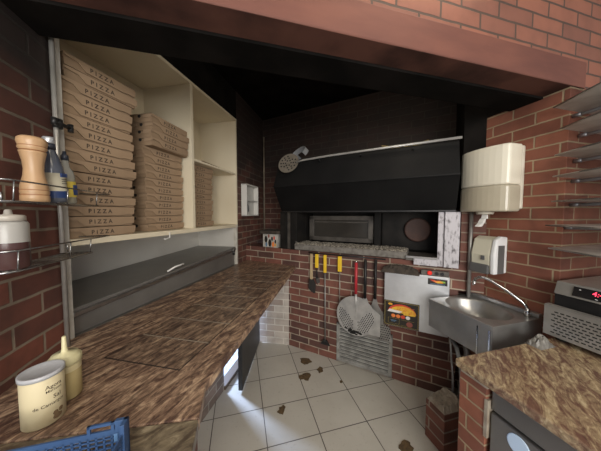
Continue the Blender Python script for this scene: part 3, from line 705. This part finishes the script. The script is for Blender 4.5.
pts_ = [Vector((1.12+.16*math.cos(t*.9)*(.5+t/24)+.01*rnd.random(), .0+.02*math.sin(t*1.7), 2.003+.012+.012*math.sin(t*2.3)+.0012*t)) for t in range(18)]
tw.tube(pts_,.004,'twig',6); o = tw.build('straw_tangle', frame=F(OW,0,0,0)); tag(o,'tangle of yellow straw twine lying on top of the black hood','twine')

# ------------------------------------------------------------------ hanging tools
def hang(name, label, x, z=1.045): return thing(name, label, 'oven tool', F(OW,x,-.035,z))
mb = MB(); mb.tube([(.25,-.012,1.062),(1.0,-.012,1.062)],.006,'black',8)
for xx in (.292,.352,.441,.592,.757,.845,.918): mb.tube([(xx,-.012,1.062),(xx,-.024,1.066),(xx,-.026,1.075)],.003,'black',6)
o = mb.build('tool_rail', frame=F(OW,0,0,0)); tag(o,'thin black tool rail under the oven hearth','rail')
t = hang('oven_brush','pale wooden handled brush with black bristles, first tool beside the worktop',.292)
mb = MB(); mb.box((-.014,-.009,-.25),(.014,.009,.012),'wood_handle'); mb.build('handle', parent=t, bevel=.004)
mb = MB(); mb.prism([(-.02,-.25),(.02,-.25),(.045,-.30),(.04,-.39),(.0,-.375),(-.03,-.345)],-.013,.013,'bristle',mat=Matrix(((1,0,0,0),(0,0,-1,0),(0,1,0,0),(0,0,0,1)))); mb.build('bristles', parent=t, bevel=.004, label='black bristle head')
t = hang('hand_scraper','short yellow handled scraper with small bright blade beside the wooden brush',.352)
mb = MB(); mb.box((-.017,-.011,-.125),(.017,.011,.012),'yellow'); mb.build('handle', parent=t, bevel=.005)
mb = MB(); mb.tube([(0,0,-.125),(.004,0,-.23)],.006,'black',8); mb.build('shank', parent=t)
mb = MB(); mb.prism([(-.012,-.22),(.03,-.225),(.036,-.275),(.0,-.285)],-.004,.004,'chrome',mat=Matrix(((1,0,0,0),(0,0,-1,0),(0,1,0,0),(0,0,0,1)))); mb.build('blade', parent=t)
t = hang('oven_scraper','long thin floor-length scraper with yellow handle hanging below the hearth',.441)
mb = MB(); mb.box((-.015,-.010,-.165),(.015,.010,.012),'yellow'); mb.build('handle', parent=t, bevel=.005)
mb = MB(); mb.tube([(0,0,-.165),(.006,0,-.86)],.0065,'alu_dark',8); mb.build('shaft', parent=t)
mb = MB(); mb.prism([(-.012,-.845),(.022,-.845),(.055,-.895),(-.045,-.895)],-.006,.006,'black',mat=Matrix(((1,0,0,0),(0,0,-1,0),(0,1,0,0),(0,0,0,1)))); mb.build('blade', parent=t)
t = hang('oven_poker','thin poker with yellow handle hanging alone left of the red peel',.592)
mb = MB(); mb.box((-.019,-.010,-.135),(.019,.010,.012),'yellow'); mb.build('handle', parent=t, bevel=.005)
mb = MB(); mb.tube([(0,0,-.135),(0,0,-.50)],.004,'alu_dark',8); mb.build('shaft', parent=t)

UP = Matrix(((1,0,0,0),(0,0,-1,0),(0,1,0,0),(0,0,0,1)))
def ell(cx, cz, rx, rz, n=36): return [(cx+rx*math.cos(2*math.pi*i/n), cz+rz*math.sin(2*math.pi*i/n)) for i in range(n)]
t = thing('pizza_peel','round perforated aluminium pizza peel with red handle hanging on the brick','pizza peel',F(OW,.762,-.085,1.025))
mb = MB(); mb.tube([(0,0,-.0),(0,0,-.285)],[.0135]*2,'red',10); ph_ = mb.build('handle', parent=t, label='red handle'); mb = MB(); mb.tube([(0,0,.014),(0,0,.0005)],.0115,'chrome',10); mb.build('end_cap', parent=ph_, label='steel end cap')
mb = MB(); mb.tube([(0,0,-.28),(0,0,-.46)],[.012,.006],'alu',10)
cz = -.492
mb.prism(ell(0,cz,.178,.182),-.0015,.0015,'alu',mat=UP)
for i in range(-9,10):
    for j in range(-11,4):
        x_, z_ = i*.0165 + (.008 if j%2 else 0), cz + j*.0165
        if (x_**2+(z_-cz)**2)**.5 > .158: continue
        if abs(x_) < .02 + max(0,(z_-cz+.05))*.9: continue
        mb.prism(ell(x_,z_,.0048,.0068,6),.0016,.0021,'hole',mat=UP)
mb.prism([(-.022,cz+.145),(.022,cz+.145),(.007,cz-.02),(-.007,cz-.02)],.0016,.006,'alu',mat=UP)
for i in range(26):
    a = R(255+rnd.uniform(-25,30)); r_ = rnd.uniform(.14,.172); mb.prism(ell(r_*math.cos(a)+.01,cz+r_*math.sin(a),.014,.008,7),.0021,.0025,'hole',mat=UP)
mb.build('head', parent=t, label='round perforated aluminium head burnt at the lower edge')
t = thing('pizza_peel','flat rectangular aluminium pizza peel with black handle behind the round red peel','pizza peel',F(OW,.838,-.060,1.045))
mb = MB(); mb.tube([(0,0,.01),(0,0,-.34)],.013,'black',10); mb.build('handle', parent=t, label='black handle')
mb = MB(); mb.prism([(-.015,-.34),(.015,-.34),(.04,-.40),(.135,-.47),(.135,-.665),(-.13,-.665),(-.13,-.47),(-.04,-.40)],-.0015,.0015,'alu',mat=UP); mb.build('head', parent=t, bevel=.001, label='plain rectangular aluminium head')
t = thing('pizza_peel','perforated rectangular pizza peel with black handle, hanging nearest the steel control box','pizza peel',F(OW,.922,-.036,1.045))
mb = MB(); mb.tube([(0,0,.01),(0,0,-.34)],.012,'black',10); mb.build('handle', parent=t, label='black handle')
mb = MB(); mb.prism([(-.014,-.34),(.014,-.34),(.03,-.40),(.072,-.46),(.072,-.550),(.130,-.575),(.140,-.70),(-.10,-.70),(-.12,-.46),(-.03,-.40)],-.0015,.0015,'alu_dark',mat=UP)
for i in range(5):
    for j in range(7): mb.prism(ell(.045+i*.018+(.009 if j%2 else 0),-.685+j*.02,.006,.0055,8),.0016,.002,'hole',mat=UP)
mb.build('head', parent=t, label='dull perforated head')

gr = thing('vent_grille','grey louvred vent grille low on the oven brick wall behind the peels','vent',F(OW,.81,0,.0))
mb = MB(); gx0, gx1, gz0, gz1 = -.25,.26,.015,.40
for a,b in (((gx0,-.018,gz0),(gx0+.03,0,gz1)),((gx1-.03,-.018,gz0),(gx1,0,gz1)),((gx0,-.018,gz1-.022),(gx1,0,gz1)),((gx0,-.018,gz0),(gx1,0,gz0+.022))): mb.box(a,b,'grille_frame')
mb.box((gx0+.03,-.003,gz0+.02),(gx1-.03,-.001,gz1-.02),'hole'); mb.build('frame', parent=gr, bevel=.002)
for i in range(10):
    z = gz0+.03+i*.0345
    mb = MB(); mb.hexa([(gx0+.03,-.026,z),(gx1-.03,-.026,z),(gx1-.03,-.006,z+.010),(gx0+.03,-.006,z+.010),(gx0+.03,-.026,z+.009),(gx1-.03,-.026,z+.009),(gx1-.03,-.006,z+.017),(gx0+.03,-.006,z+.017)],'grille'); mb.build('louvre', parent=gr)

cx = thing('control_box','steel oven control box with pizza poster on the oven brick wall','control box',F(OW,1.235,0,.505))
mb = MB(); w_ = .235
mb.box((-w_,-.055,0),(w_,0,.468),'steel_light'); mb.build('case', parent=cx, bevel=.004)
mb = MB(); mb.box((.04,-.05,.469),(w_-.005,-.005,.508),'oven_frame'); mb.build('top_panel', parent=cx, bevel=.003)
mb = MB(); mb.lathe([(.017,0),(.017,.014),(.011,.018)],'red_lamp',18,mat=facing(.10,-.05,.492)); mb.build('lamp', parent=cx, label='red round indicator')
for xx in (.15,.185):
    mb = MB(); mb.lathe([(.013,0),(.011,.014)],'black',14,mat=facing(xx,-.05,.490)); mb.build('knob', parent=cx)
# poster: flat print with pizza picture
mb = MB(); pw, ph = .27, .215; px = -w_+pw/2+.002; pz = .112
Pm = facing(px,-.0575,pz)
def pr(poly, lay, m): mb.face([Pm @ Vector((x,y,.0004*lay)) for x,y in poly], m)
def rect(x0,y0,x1,y1): return [(x0,y0),(x1,y0),(x1,y1),(x0,y1)]
mb.box((px-pw/2,-.0573,pz-ph/2),(px+pw/2,-.0552,pz+ph/2),'poster_black')
for r_ in (rect(-pw/2+.006,-ph/2+.006,pw/2-.006,-ph/2+.009),rect(-pw/2+.006,ph/2-.009,pw/2-.006,ph/2-.006),rect(-pw/2+.006,-ph/2+.006,-pw/2+.009,ph/2-.006),rect(pw/2-.009,-ph/2+.006,pw/2-.006,ph/2-.006)): pr(r_,1,'poster_gold')
def arc(cx_,cy_,rx,ry,a0,a1,n=16): return [(cx_+rx*math.cos(R(a0+(a1-a0)*i/n)), cy_+ry*math.sin(R(a0+(a1-a0)*i/n))) for i in range(n+1)]
pr(arc(.005,.012,.108,.074,0,180),2,'p_red'); pr(arc(.012,.012,.10,.06,0,178),3,'p_yellow')
pr([(-.108,.012),(-.01,.010),(.01,.028),(-.09,.036)],4,'p_white'); pr([(.108,.004),(.02,-.0),(.015,.02),(.10,.02)],4,'p_yellow')
pr(ell(-.085,.078,.02,.010,6),2,'p_yellow')
for x_,m_ in ((-.06,'p_orange'),(-.022,'p_orange'),(.015,'p_red'),(.052,'p_white')): pr(ell(x_,-.018,.017,.015,14),4,m_)
pr(ell(.065,-.072,.024,.022,16),3,'p_brown')
for x_,y_,w2,h2 in ((-.1,-.04,.088,.0015),(-.1,-.086,.088,.0015),(-.1,-.086,.0015,.046),(-.0135,-.086,.0015,.046),(.0,-.045,.10,.0015),(.0,-.09,.04,.0015)): pr(rect(x_,y_,x_+w2,y_+h2),2,'poster_gold')
pr(rect(-.08,-.062,-.035,-.056),2,'p_blue'); pr(rect(-.075,-.07,-.045,-.066),2,'p_blue'); pr(rect(.06,.06,.10,.066),2,'p_brown')
for i in range(14): pr(ell(.03+rnd.uniform(-.06,.06),.035+rnd.uniform(-.018,.018),.004,.003,6),5,rnd.choice(['p_red','p_orange','p_brown']))
mb.build('poster', parent=cx, label='black poster with a folded pizza picture and gold border')
mb = MB(); Pm = facing(.155,-.0575,.425)
mb.box((.155-.065,-.0573,.425-.024),(.155+.065,-.0552,.425+.024),'poster_black')
pr([(-.055,.016),(-.02,.016),(.0,-.004),(-.03,.002)],1,'p_red'); pr([(-.03,.008),(.02,.014),(.03,.0),(-.01,-.006)],2,'p_orange'); pr([(-.01,.002),(.03,.010),(.04,-.004),(0,-.008)],3,'p_yellow'); pr([(.025,.012),(.05,.010),(.052,-.002),(.03,0)],2,'p_green'); pr(rect(-.05,-.018,.05,-.014),1,'p_blue')
mb.build('sticker', parent=cx, label='small black sticker with rainbow swoosh')
# sooty cloth heap on the box
mb = MB(); n1, n2 = 22, 12; gg = []
for i in range(n1+1):
    row = []
    for j in range(n2+1):
        u_, v_ = i/n1*2-1, j/n2*2-1
        e = max(0,1-u_*u_)*max(0,1-v_*v_)
        row.append(mb.bm.verts.new((-.115+.145*u_, -.06+.055*v_, .4695+ (max(.001,.062*e**.5+rnd.uniform(-.006,.008)) if e > 0 else 0))))
    gg.append(row)
k = mb.mi('rag')
for i in range(n1):
    for j in range(n2): mb.bm.faces.new((gg[i][j],gg[i+1][j],gg[i+1][j+1],gg[i][j+1])).material_index = k
o = mb.build('sooty_rag', frame=F(OW,1.235,.0,.505)); tag(o,'blackened crumpled rag heaped on top of the steel control box','rag')

# ------------------------------------------------------------------ right jamb: dispensers, pipe, sink
mb = MB(); mb.tube([(1.592,-.022,.60),(1.592,-.022,1.62)],.0125,'alu_dark',12); o = mb.build('wall_pipe', frame=F(OW,0,0,0)); tag(o,'grey vertical pipe between oven post and soap dispenser','pipe')

td = thing('towel_dispenser','large ivory paper towel dispenser on the right brick jamb','towel dispenser',F(TW,-.335,0,1.49))
def shell(mb, w, z0, z1, d0, d1, m, bulge=.02, n=10, rz=.03):
    """bowed front shell in frame: x width w, y from -d0 (back) to -d1 (front)"""
    out = []
    for i in range(n+1):
        a = -1+2*i/n; x = a*w/2; y = -d1 + bulge*a*a
        if abs(a) > .85: y += .25*(abs(a)-.85)*d1
        out.append((x,y))
    poly = out + [(w/2,-d0),(-w/2,-d0)]
    mb.prism(poly, z0, z1, m)
mb = MB(); shell(mb,.305,.0,.40,0.0,.035,'towel_back',.0); mb.build('back_plate', parent=td, bevel=.012)
mb = MB(); shell(mb,.315,.1535,.405,.036,.185,'towel_white',.035); mb.build('cover', parent=td, bevel=.012, label='ivory upper cover')
mb = MB(); shell(mb,.315,-.015,.153,.036,.187,'towel_grey',.035); mb.build('window', parent=td, bevel=.012, label='smoked translucent lower cover')
mb = MB(); mb.lathe([(.045,-.032),(.05,-.016)],'towel_back',20,mat=Matrix.Translation((.0,-.11,0)))
mb.build('nozzle', parent=td)
mb = MB()
for a0 in range(3):
    z = -.033-.028*a0; mb.hexa([(-.016-.014*a0,-.125-.01*a0,z-.028),(.022-.018*a0,-.12-.01*a0,z-.03),(.02-.018*a0,-.105,z-.03),(-.02-.014*a0,-.11,z-.028),(-.012-.012*a0,-.122,z),(.02-.01*a0,-.118,z),(.018-.01*a0,-.104,z),(-.014-.012*a0,-.108,z)],'paper')
mb.build('paper_towel', parent=td, bevel=.004, label='white paper towel end hanging out')

sd = thing('soap_dispenser','small cream and white soap dispenser on the jamb below the towel dispenser','soap dispenser',F(TW,-.345,0,1.06))
mb = MB(); mb.prof([(0,0),(0,.24),(-.05,.245),(-.09,.225),(-.115,.12),(-.105,.0)],-.075,.055,'soap_cream'); mb.build('body', parent=sd, bevel=.01)
mb = MB(); mb.prof([(0,.0),(0,.245),(-.055,.25),(-.098,.228),(-.118,.12),(-.112,-.005)],.056,.085,'soap_white'); mb.build('side_cheek', parent=sd, bevel=.008, label='white side cheek')
mb = MB(); mb.box((-.078,-.122,-.01),(.05,-.03,.055),'soap_dark'); mb.build('push_bar', parent=sd, bevel=.008, label='dark grey push bar')
mb = MB(); mb.box((.0,-.1205,.085),(.022,-.112,.115),'soap_dark'); mb.build('window', parent=sd, label='small dark window')
mb = MB(); mb.box((.0855,-.085,.0),(.0875,-.03,.19),'soap_dark'); mb.build('side_window', parent=sd, label='dark grey side window')

sk = thing('hand_basin','stainless wall-mounted hand basin with round bowl beside the right counter','sink',F(FW,-.398,.062,.64))
# local: x to the right (towards jamb), y away; front-near corner at origin
SKW, SKD, SKH = .395, .43, .20
mb = MB()
bxc, byc, brx, bry = .180, .225, .160, .188; n = 40
outer = [(0,0),(SKW,0),(SKW,SKD),(0,SKD)]
# rim with an oval hole: ring of quads out to the rectangle
def rect_pt(a):
    c, s_ = math.cos(a), math.sin(a)
    tx = ((SKW-bxc) if c > 0 else -bxc)/c if abs(c) > 1e-6 else 1e9
    ty = ((SKD-byc) if s_ > 0 else -byc)/s_ if abs(s_) > 1e-6 else 1e9
    t_ = min(abs(tx),abs(ty)); return (bxc+c*t_, byc+s_*t_)
angs = sorted([2*math.pi*i/n for i in range(n)] + [math.atan2(y-byc,x-bxc) % (2*math.pi) for x,y in outer])
k = mb.mi('steel_sink')
ro = [mb.bm.verts.new((*rect_pt(a),SKH)) for a in angs]; ri = [mb.bm.verts.new((bxc+brx*math.cos(a),byc+bry*math.sin(a),SKH)) for a in angs]
rb = ri
levels = [(.96,-.012),(.90,-.05),(.74,-.10),(.45,-.128),(.10,-.135)]
for i in range(len(angs)):
    j = (i+1) % len(angs); mb.bm.faces.new((ri[i],ro[i],ro[j],ri[j])).material_index = k
for sc_, dz in levels:
    rn = [mb.bm.verts.new((bxc+brx*sc_*math.cos(a),byc+bry*sc_*math.sin(a),SKH+dz)) for a in angs]
    for i in range(len(angs)):
        j = (i+1) % len(angs); f = mb.bm.faces.new((rn[i],rb[i],rb[j],rn[j])); f.material_index = k; f.smooth = True
    rb = rn
mb.bm.faces.new(rb).material_index = k
mb.build('bowl_top', parent=sk, label='steel top with round bowl')
mb = MB(); mb.box((0,.0,0),(.004,SKD,SKH-.001),'steel_sink'); mb.box((0,0,0),(SKW,.004,SKH-.001),'steel_sink'); mb.box((0,SKD-.004,.02),(SKW,SKD,SKH-.001),'steel_sink')
mb.box((-.006,-.004,SKH-.022),(SKW,.0,SKH+.002),'steel_sink'); mb.box((-.006,0,SKH-.022),(0,SKD,SKH+.002),'steel_sink')
mb.build('apron', parent=sk, bevel=.003)
mb = MB(); mb.box((-.004,.01,.0),(-.001,.018,SKH-.03),'chrome'); mb.box((-.004,.075,.0),(-.001,.083,SKH-.03),'chrome'); mb.build('corner_fold', parent=sk, label='bright folded edge strips')
mb = MB(); mb.prism([inv(FW,tuple(W(FW,-.40+x,-.135+y,0)[:2])) for x,y in ()] or [(SKW-.03,.0),(SKW,.0),(SKW,SKD),(SKW-.03,SKD)],SKH+.001,SKH+.027,'steel_sink'); mb.build('upstand', parent=sk, bevel=.003)
mb = MB(); mb.lathe([(.016,SKH),(.016,SKH+.02),(.013,SKH+.03),(.013,SKH+.05)],'chrome',16,mat=Matrix.Translation((.345,.045,0)))
sp = [(.345,.045,SKH+.03),(.342,.050,SKH+.06),(.330,.07,SKH+.085),(.30,.13,SKH+.135),(.265,.20,SKH+.180),(.250,.232,SKH+.192),(.238,.257,SKH+.190),(.229,.275,SKH+.175),(.226,.281,SKH+.150)]
fa = mb.build('faucet', parent=sk, label='curved chrome swan-neck faucet'); mb = MB(); mb.tube(sp,.0095,'chrome',12); mb.tube([(.226,.281,SKH+.152),(.226,.281,SKH+.132)],.011,'chrome',12); mb.build('spout', parent=fa)

mb = MB(); mb.tube([(-.28,.18,.62),(-.30,.12,.58),(-.33,.06,.50),(-.335,.05,.40),(-.30,.08,.28),(-.25,.14,.2)],.012,'hose',10); mb.tube([(-.25,.10,.64),(-.27,.07,.56),(-.28,.06,.45),(-.28,.07,.3)],.018,'alu_dark',10); mb.tube([(-.32,.15,.63),(-.34,.12,.52),(-.345,.10,.40),(-.34,.10,.25)],.006,'hose',8)
o = mb.build('drain_hose', frame=F(FW,-.06,.18,0)); tag(o,'grey looping drain hoses under the hand basin','hose')
mb = MB(); mb.box((-.40,.16,.02),(-.33,.19,.47),'fridge_box'); mb.tube([(-.365,.175,.47),(-.365,.175,.5)],.015,'fridge_box',10); o = mb.build('waste_box', frame=F(FW,0,0,0), bevel=.006); tag(o,'dusty white waste pipe casing under the basin','pipe casing')

# brick stub beside the right counter
mb = MB(); mb.box((-.565,.19,0),(-.41,.33,.255),'brick_stub'); struct(mb,'wall_stub',FW,.004)
mb = MB(); gg = []
for i in range(15):
    row = []
    for j in range(10):
        ed = min(i,14-i,j,9-j); row.append(mb.bm.verts.new((-.563+.151*i/14,.192+.136*j/9,.256+(0 if ed == 0 else rnd.uniform(.005,.032)+.03*(i/14)))))
    gg.append(row)
k = mb.mi('cement')
for i in range(14):
    for j in range(9): mb.bm.faces.new((gg[i][j],gg[i+1][j],gg[i+1][j+1],gg[i][j+1])).material_index = k
struct(mb,'trim_4',FW)

# ------------------------------------------------------------------ right counter
RC = (Vector((.711,1.003,0)), R(15)); ZC = .80
mb = MB(); mb.prism([(0,0),(.93,.0),(.93,-1.2),(0,-1.2)], ZC-.036, ZC, 'granite_r'); o = mb.build('granite_worktop', frame=RC, bevel=.006); tag(o,'golden brown veined granite worktop on the right brick pier','worktop')
mb = MB(); mb.box((.02,-.125,0),(.90,-.012,ZC-.037),'brick_right'); struct(mb,'wall_pier_low',RC)
mb = MB(); mb.box((.014,-.132,ZC-.052),(.06,-.02,ZC-.0365),'cement'); mb.box((.016,-.135,ZC-.26),(.06,-.122,ZC-.10),'cement'); struct(mb,'trim_5',RC)
uf = thing('undercounter_fridge','dark steel undercounter fridge with oval badge under the right worktop','fridge',(W(RC,.05,-.63,0),R(15)))
mb = MB(); mb.box((.02,-.44,.02),(.60,.49,ZC-.04),'steel_fridge'); mb.build('body', parent=uf, bevel=.004)
mb = MB(); mb.box((-.02,-.44,ZC-.132),(.02,.49,ZC-.04),'steel_fridge'); mb.build('top_rail', parent=uf, bevel=.003)
mb = MB(); mb.box((-.025,-.43,.10),(.018,.488,ZC-.142),'steel_fridge'); fd = mb.build('door', parent=uf, bevel=.004)
mb = MB(); mb.lathe([(.036,0),(.036,.003),(.033,.004)],'badge',28,mat=Matrix.Translation((-.0255,.392,ZC-.185)) @ Matrix.Rotation(R(-90),4,'Y'))
mb.build('badge', parent=fd, label='pale blue oval badge')

gm = thing('countertop_oven','stainless countertop oven with perforated side panel and red display on the right worktop','countertop oven',F(FW,-.168,-.03,.80))
mb = MB(); L_ = .56
mb.box((.004,-L_,.03),(.50,-.0,.17),'steel_dark'); 
for yy in (-.05,-L_+.06):
    for xx in (.05,.42): mb.tube([(xx,yy,.001),(xx,yy,.031)],.018,'black',10)
mb.build('body', parent=gm, bevel=.004)
mb = MB(); mb.box((-.004,-L_,.028),(.004,.0,.182),'steel_bright'); mb.box((-.004,-L_,.178),(.03,0,.186),'steel_bright')
for i in range(8):
    for j in range(24):
        y = -.03-j*.022-(.011 if i%2 else 0)
        if y < -L_+.02: continue
        mb.box((-.0052,y,.045+i*.0155),(-.0045,y-.015,.051+i*.0155),'hole')
mb.build('vent_panel', parent=gm, bevel=.001, label='perforated bright steel panel')
mb = MB(); mb.prof([(0,0)]*0 or [(-L_,.17),(-.0,.17),(-.0,.235),(-L_,.235)], .07, .5, 'black'); mb.build('chamber', parent=gm, bevel=.006)
mb = MB()
mb.hexa([(.062,-L_,.236),(.5,-L_,.236),(.5,-.0,.236),(.062,0,.236),(.085,-L_,.302),(.5,-L_,.302),(.5,0,.302),(.085,0,.302)],'steel_bright'); cpn = mb.build('control_panel', parent=gm, bevel=.004)
Mc = Matrix.Translation((.0715,-.135,.269)) @ Matrix.Rotation(R(-90),4,'Z') @ Matrix.Rotation(R(90)-math.atan2(.023,.066),4,'X')
mb = MB(); mb.box((-.065,-.024,0),(.075,.024,.0035),'display',mat=Mc)
mb.text('4:4C', .032, 'led', Mc @ Matrix.Translation((.030,.006,.0042)))
for x_ in (.012,.034): mb.box((x_,-.019,.0036),(x_+.008,-.016,.0042),'p_white',mat=Mc)
mb.box((-.045,.010,.0036),(-.039,.014,.0042),'p_white',mat=Mc)
mb.build('display', parent=cpn, label='black display with red digits')

mb = MB(); gg = []
for i in range(13):
    row = []
    for j in range(9):
        u_,v_ = i/6-1, j/4-1; e = max(0,1-u_*u_)*max(0,1-v_*v_)
        row.append(mb.bm.verts.new((.055*u_,.035*v_,.001+.045*e+ (rnd.uniform(-.006,.010) if e > 0 else 0))))
    gg.append(row)
k = mb.mi('crumple')
for i in range(12):
    for j in range(8): mb.bm.faces.new((gg[i][j],gg[i+1][j],gg[i+1][j+1],gg[i][j+1])).material_index = k
o = mb.build('crumpled_film', frame=F(FW,-.275,-.075,.80)); tag(o,'small crumpled plastic film lying against the countertop oven','film')

# wall shelves on the pier
zs = [2.005,1.905,1.765,1.655,1.525,1.40,1.278]
adv = [-.165,-.105,-.135,-.14,-.14,-.175,-.145]
lab = ['topmost of the seven','second from the top of the seven','third from the top of the seven','middle one of the seven','third from the bottom of the seven','second from the bottom of the seven','lowest of the seven']
shelf0 = None
for z, ax, lb_ in zip(zs, adv, lab):
    label = f'thin grey metal wall shelf, {lb_} over the countertop oven'
    fr = F(FW, ax, -.02, z)
    if shelf0 is None:
        s0 = thing('wall_shelf', label, 'shelf', fr, 'metal shelves on the pier')
        mb = MB(); mb.prism([(0,0),(.66,0),(.60,-.30),(-.15,-.28)],0,.004,'shelf_metal'); mb.build('shelf_plate', parent=s0, bevel=.001)
        mb = MB(); mb.tube([(-.15,-.28,.001),(0,0,.001)],.004,'steel',6); mb.tube([(-.15,-.28,.001),(.60,-.30,.001)],.004,'steel',6); mb.build('rolled_edge', parent=s0)
        for k_,xx in enumerate((.19,.50)):
            mb = MB(); mb.tube([(xx,.018,-.016),(xx,-.05,-.014),(xx,-.27,-.008)],[.010,.009,.007],'shelf_arm',8); mb.tube([(xx,.015,-.014),(xx,-.015,-.014)],.011,'shelf_arm',8); mb.build('support_arm', parent=s0)
        shelf0 = s0
    else:
        r = shelf0.copy(); COL.objects.link(r); r.location = fr[0]; r['label'] = label
        for ch in shelf0.children:
            c = ch.copy(); COL.objects.link(c); c.parent = r

# scraps on the floor
def scrap(x, y, r, label, s=1., asp=1.):
    mb = MB(); n = 14; pts_ = []
    a0 = rnd.random()*6
    for i in range(n):
        a = 2*math.pi*i/n; rr = r*(.55+.5*rnd.random()); pts_.append((rr*math.cos(a)*asp, rr*math.sin(a)))
    mb.prism(pts_, .001, .005, 'scrap')
    o = mb.build('food_scrap', loc=(x,y,0)); o.rotation_euler = (0,0,a0); tag(o, label, 'food scrap', 'scraps on the floor')
scrap(.044,2.151,.062,'largest brown leafy scrap on the floor tiles before the oven wall',asp=1.2)
scrap(.040,1.950,.058,'dark brown scrap on the tile joint below the largest scrap')
scrap(.185,2.035,.034,'narrow brown scrap on the floor nearest the vent grille',asp=1.5)
scrap(-.138,1.602,.032,'small dark scrap on the floor in the streak of daylight',asp=1.5)
scrap(.352,1.886,.016,'tiny brown crumb on the floor in front of the vent grille')
scrap(.656,1.339,.042,'brown scrap on the floor close to the brick stub',asp=1.4)

# ------------------------------------------------------------------ camera
cam = bpy.data.cameras.new('camera'); co = bpy.data.objects.new('camera', cam); COL.objects.link(co)
cam.sensor_width = 36; cam.lens = 36*225/601; cam.clip_start = .02
co.location = (0,0,1.46); co.rotation_euler = (R(90)-math.atan(11.5/225), 0, 0)
SC.camera = co

# ------------------------------------------------------------------ light
w = bpy.data.worlds.new('world'); SC.world = w; w.use_nodes = True
bg = w.node_tree.nodes['Background']; bg.inputs[0].default_value = (.92,.94,1,1); bg.inputs[1].default_value = .55
def area(name, loc, target, size, power, col=(1,1,1), sy=None, spread=None):
    l = bpy.data.lights.new(name, 'AREA'); l.energy = power; l.color = col; l.size = size
    if sy: l.shape = 'RECTANGLE'; l.size_y = sy
    if spread: l.spread = spread
    o = bpy.data.objects.new(name, l); COL.objects.link(o); o.location = loc
    o.rotation_euler = (Vector(target)-Vector(loc)).to_track_quat('-Z','Y').to_euler(); return o
area('window_daylight', (.7,-2.3,1.75), (.2,1.8,1.1), 2.2, 125, (1,.965,.91), 1.5)
area('ceiling_lamp', (.5,-.45,2.58), (.3,.6,.9), 1.0, 12, (1,.86,.66), .5)
area('kitchen_lamp', (.45,1.35,2.72), (-.1,1.9,.8), 1.1, 14, (1,.88,.70))
area('outdoor_daylight', W(LW,-.129,.70,.78), W(LW,-.85,-.5,.0), .26, 80, (.50,.66,1))
SC.view_settings.view_transform = 'Standard'
SC.view_settings.exposure = -0.15
